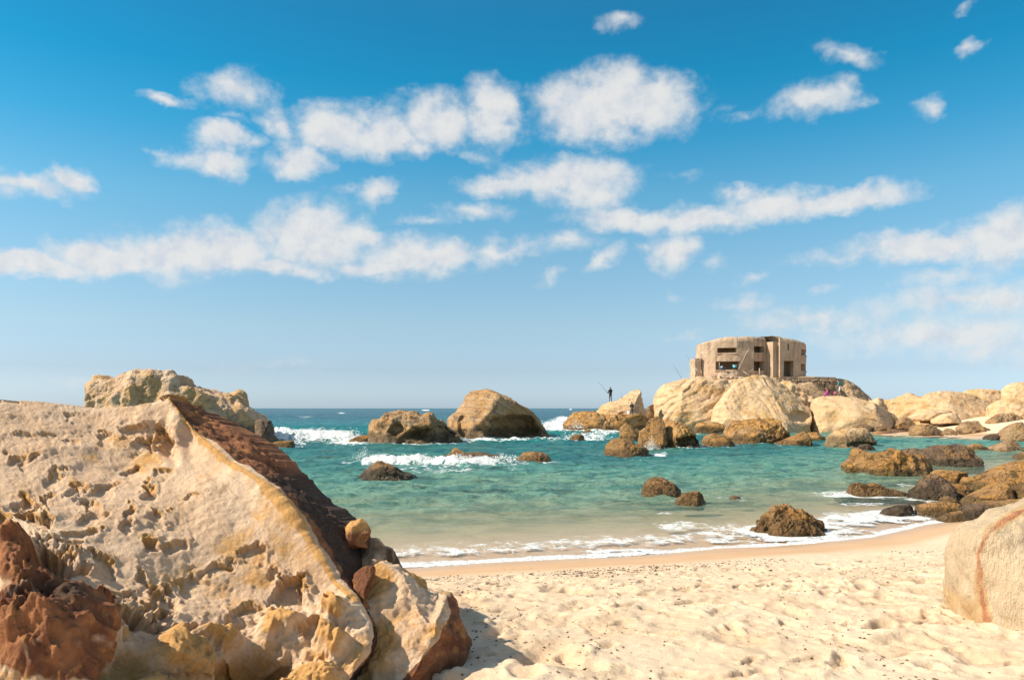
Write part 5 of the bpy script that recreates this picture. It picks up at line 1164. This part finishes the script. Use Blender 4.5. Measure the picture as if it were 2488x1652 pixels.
person('person in teal top and white shorts standing with bare legs by the child', pE, math.radians(70), 1.80, dict(spine=(0, .05, 1.15), chest=(0, .10, 1.35), neck=(0, .15, 1.48), head=(0, .19, 1.58), crown=(0, .19, 1.68), nose=(0, .295, 1.58), shl=(-.18, .10, 1.41), ell=(-.22, .18, 1.15), wrl=(-.18, .36, 1.02), shr=(.18, .10, 1.41), elr=(.22, .16, 1.14), wrr=(.18, .33, .98), knl=(-.11, .08, .50), anr=(.11, -.08, .09), tor=(.12, .08, .04)), (M_tl, M_wh, M_sh, 3, 3), M_hb)
# rods on the great slab
R_sl = find('great pale slab')
def rod_at(label, u0, v0, u1, v1, d, th):
    rod(label, S2W(u0, v0, d), S2W(u1, v1, d+.6), th)
rod_at('propped fishing rod on the great slab, left of the bunker', 1661.0, 926, 1634, 884, 97, .022)
rod_at('second propped fishing rod leaning beside the bunker annex', 1693, 905, 1666, 861, 98, .018)
rod_at('faint thin rod standing behind the slope of the pointed rock', 1512, 966, 1507.5, 946, 92, .012)
# gear at the bunker
ZB = c1z(722)
def bxy(x, y, dy): return Vector((c1x(x), 98.3+dy, c1z(y)))
bucket('bucket', 'light blue bucket with white rim in the lower left bunker opening', bxy(910, 604, -.35), .26, .34, plain('light_blue_plastic', (.10, .42, .55), .5), M_wh)
def bag():
    o = empty('gear_bag', bxy(762, 628, -.25)); tag(o, 'dark blue and white bag lying in the lower left bunker opening', 'bag')
    N, F3 = ico(4); V = N*np.array([.36, .2, .2])*(1+.12*fbm(N*2.5, 3, 7))[:, None]+np.array([0, 0, .14]); mesh_np('body', V, F3, plain('navy_cloth', (.06, .09, .16), .8), parent=o)
    V = N*np.array([.17, .16, .13])*(1+.15*fbm(N*3, 3, 8))[:, None]+np.array([-.12, -.08, .33]); mesh_np('flap', V, F3, plain('pale_blue_cloth', (.50, .55, .66), .8), parent=o)
    tube('strap', [(-.3, -.1, .2), (-.15, -.16, .45), (.1, -.16, .42), (.28, -.1, .2)], [.02]*4, M_dk, o)
bag()
def plank(name, label, cat, a, b_, r, mat):
    o = tube(name, [Vector((0, 0, 0)), (Vector(b_)-Vector(a))*.5+Vector((0, 0, -.02)), Vector(b_)-Vector(a)], [r, r*.95, r*.9], mat, None, a, 8); tag(o, label, cat); return o
M_pole = plain('pale_bleached_wood', (.55, .45, .34), .8)
plank('leaning_pole', 'long pale pole leaning diagonally across the bunker front', 'pole', bxy(935, 622, -1.0), bxy(1092, 352, -.28), .035, M_pole)
plank('fallen_pole', 'pale pole lying slanted on rubble below the bunker wall', 'pole', bxy(990, 640, -.8), bxy(1082, 722, -1.4), .04, M_pole)
plank('short_post', 'short upright pale post before the middle bunker opening', 'post', bxy(1201, 730, -.9), bxy(1199, 612, -.9), .055, M_pole)
plank('thin_post', 'thin upright post inside the lower left bunker opening', 'post', bxy(727, 630, .0), bxy(727, 535, .0), .035, M_pole)
def chair():
    o = empty('folding_chair', bxy(640, 728, -1.1)); tag(o, 'small pink folding chair by the left end of the bunker', 'chair'); M_p = plain('pink_canvas', (.55, .22, .27), .8)
    quad_obj('seat', [(-.22, -.2, .26), (.2, -.2, .24), (.2, .2, .24), (-.22, .2, .26), (-.22, -.2, .28), (.2, -.2, .26), (.2, .2, .26), (-.22, .2, .28)], [(0, 3, 2, 1), (4, 5, 6, 7), (0, 1, 5, 4), (1, 2, 6, 5), (2, 3, 7, 6), (3, 0, 4, 7)], M_p, o)
    quad_obj('backrest', [(.18, -.2, .3), (.30, -.2, .62), (.30, .2, .62), (.18, .2, .3), (.2, -.2, .29), (.32, -.2, .61), (.32, .2, .61), (.2, .2, .29)], [(0, 3, 2, 1), (4, 5, 6, 7), (0, 1, 5, 4), (1, 2, 6, 5), (2, 3, 7, 6), (3, 0, 4, 7)], M_p, o)
    for y in (-.2, .2):
        tube('leg', [(-.24, y, -.05), (.2, y, .26), (.32, y, .64)], [.016]*3, M_gt, o); tube('leg', [(.26, y, -.05), (-.22, y, .27)], [.016]*2, M_gt, o)
chair()
def gull():
    R_i = find('jagged grey and tan rock islet'); x = at_u(411.5, 60); z = max([q for q in (drop(R_i, x, y) for y in np.linspace(58.5, 61.5, 13)) if q is not None] or [5.0])
    yb = max(((drop(R_i, x, y) or 0), y) for y in np.linspace(58.5, 61.5, 13))[1]
    nm = skin_mesh('seagull', [(0, 0, .20), (.10, 0, .25), (.15, 0, .34), (.19, 0, .39), (-.12, 0, .17), (-.24, 0, .16)], [(0, 1), (1, 2), (2, 3), (0, 4), (4, 5)], [.075, .065, .035, .042, .05, .02]); nm.materials.append(plain('white_plumage', (.82, .82, .80), .7))
    o = bpy.data.objects.new('seagull', nm); o.location = (x, yb, z-.01); o.rotation_euler = (0, 0, math.radians(150)); o.scale = (1.05,)*3; link(o); tag(o, 'white seagull perched on the crest of the jagged islet', 'gull')
    N, F3 = ico(3)
    for sy in (-1, 1):
        mesh_np('wing', N*np.array([.17, .018, .05])+np.array([-.07, sy*.068, .215]), F3, plain('grey_wing', (.42, .44, .46), .7), parent=o)
        tube('leg', [(0, sy*.03, .14), (.005, sy*.03, 0)], [.008, .007], plain('gull_leg', (.55, .35, .12), .6), o)
    tube('beak', [(.215, 0, .392), (.275, 0, .378)], [.013, .004], plain('gull_beak', (.65, .42, .06), .5), o)
gull()

# ------------------------------------------------------------------ small stuff: strandline, spray
def chips(name, label, pts, sizes, mats, flat=.45, seed=0):
    rg = np.random.default_rng(seed); n = len(pts)
    B = np.array([(1, 0, 0), (-1, 0, 0), (0, 1, 0), (0, -1, 0), (0, 0, 1), (0, 0, -1)], float); Fb = np.array([(0, 2, 4), (2, 1, 4), (1, 3, 4), (3, 0, 4), (2, 0, 5), (1, 2, 5), (3, 1, 5), (0, 3, 5)])
    a = rg.uniform(0, 6.28, n); st = rg.uniform(.5, 1.6, n)
    V = B[None]*np.stack([st, 1/st*.8, np.full(n, flat)], 1)[:, None, :]*(1+rg.normal(0, .25, (n, 6, 1)))
    ca, sa = np.cos(a)[:, None], np.sin(a)[:, None]
    V = np.stack([V[..., 0]*ca-V[..., 1]*sa, V[..., 0]*sa+V[..., 1]*ca, V[..., 2]], 2)*np.asarray(sizes)[:, None, None]+np.asarray(pts)[:, None, :]
    F = (Fb[None]+6*np.arange(n)[:, None, None]).reshape(-1, 3)
    o = mesh_np(name, V.reshape(-1, 3), F, mats, smooth=False, midx=np.repeat(rg.integers(0, len(mats), n), 8)); tag(o, label, kind='stuff'); return o
def strandline():
    rg = np.random.default_rng(5); tr = bpy.data.objects['beach_sand']; P = []; S = []
    def put(x, y, s):
        ok, loc, nr, i = tr.ray_cast(Vector((x, y, 6)), Vector((0, 0, -1)))
        if ok and loc.z > .14: P.append((x, y, loc.z+s*.2)); S.append(s)
    for k in range(2800):
        x = rg.uniform(-2.2, 6.6); y = shore_y(x)-2.0-.05*x-abs(rg.normal(0, .55))+rg.normal(0, .12)
        if vnoise(np.array([[x*.8, y*.6, 1.0]]), 3)[0] > rg.uniform(-1.1, .6)+max(0, x-2.8)*.35: put(x, y, rg.uniform(.006, .018)*(1 if rg.random() < .95 else 1.8))
    for c in range(90):
        cx, cy = rg.uniform(-1.6, 6), rg.uniform(5, 11); r = rg.uniform(.08, .4)
        for k in range(rg.integers(6, 30)): put(cx+rg.normal(0, r), cy+rg.normal(0, r), rg.uniform(.005, .016))
    for k in range(500): put(rg.uniform(-2, 7), rg.uniform(4.6, 12), rg.uniform(.004, .013))
    chips('strandline_debris', 'dark weed scraps and pebbles along the strandline and sand', P, S, [plain('dry_weed', (.13, .075, .035), .9), plain('dark_weed', (.06, .04, .025), .9), plain('ochre_pebble', (.34, .20, .10), .8), plain('grey_pebble', (.26, .20, .15), .8)], .5, 6)
strandline()
def spray():
    rg = np.random.default_rng(8); P = []; S = []
    def burst(x, y, z, sx, sy, sz, n, s0, s1):
        for k in range(n):
            h = abs(rg.normal(0, 1)); w_ = max(.25, 1-h*.35)
            P.append((x+rg.normal(0, sx)*w_, y+rg.normal(0, sy), z+h*sz)); S.append(rg.uniform(s0, s1))
    burst(-6.6, 35.5, .2, .35, .2, .22, 420, .006, .018)
    for k in range(40): burst(rg.uniform(-6.4, .2), 35.5+rg.normal(0, .2), .26, .3, .2, .08, 22, .008, .024)
    for k in range(36): burst(rg.uniform(-20, -11.4), 60.8+rg.normal(0, .3), .5, .4, .3, .22, 24, .012, .04)
    for k in range(14): burst(rg.uniform(2.8, 6.5), 90.6, .5, .5, .3, .3, 26, .015, .05)
    burst(at_u(1580, 49), 48.6, .05, .28, .2, .30, 420, .006, .018); burst(at_u(1572, 49), 48.4, .03, .5, .3, .12, 200, .006, .018)
    burst(at_u(2222, 17.8), 17.6, .02, .2, .12, .07, 120, .003, .008); burst(at_u(1400, 88), 87.5, .3, .6, .3, .35, 160, .012, .04)
    chips('sea_spray', 'white spray thrown up by the breaking waves', P, S, [plain('spray_white', (.88, .89, .88), .5, .02)], 1.0, 9)
spray()
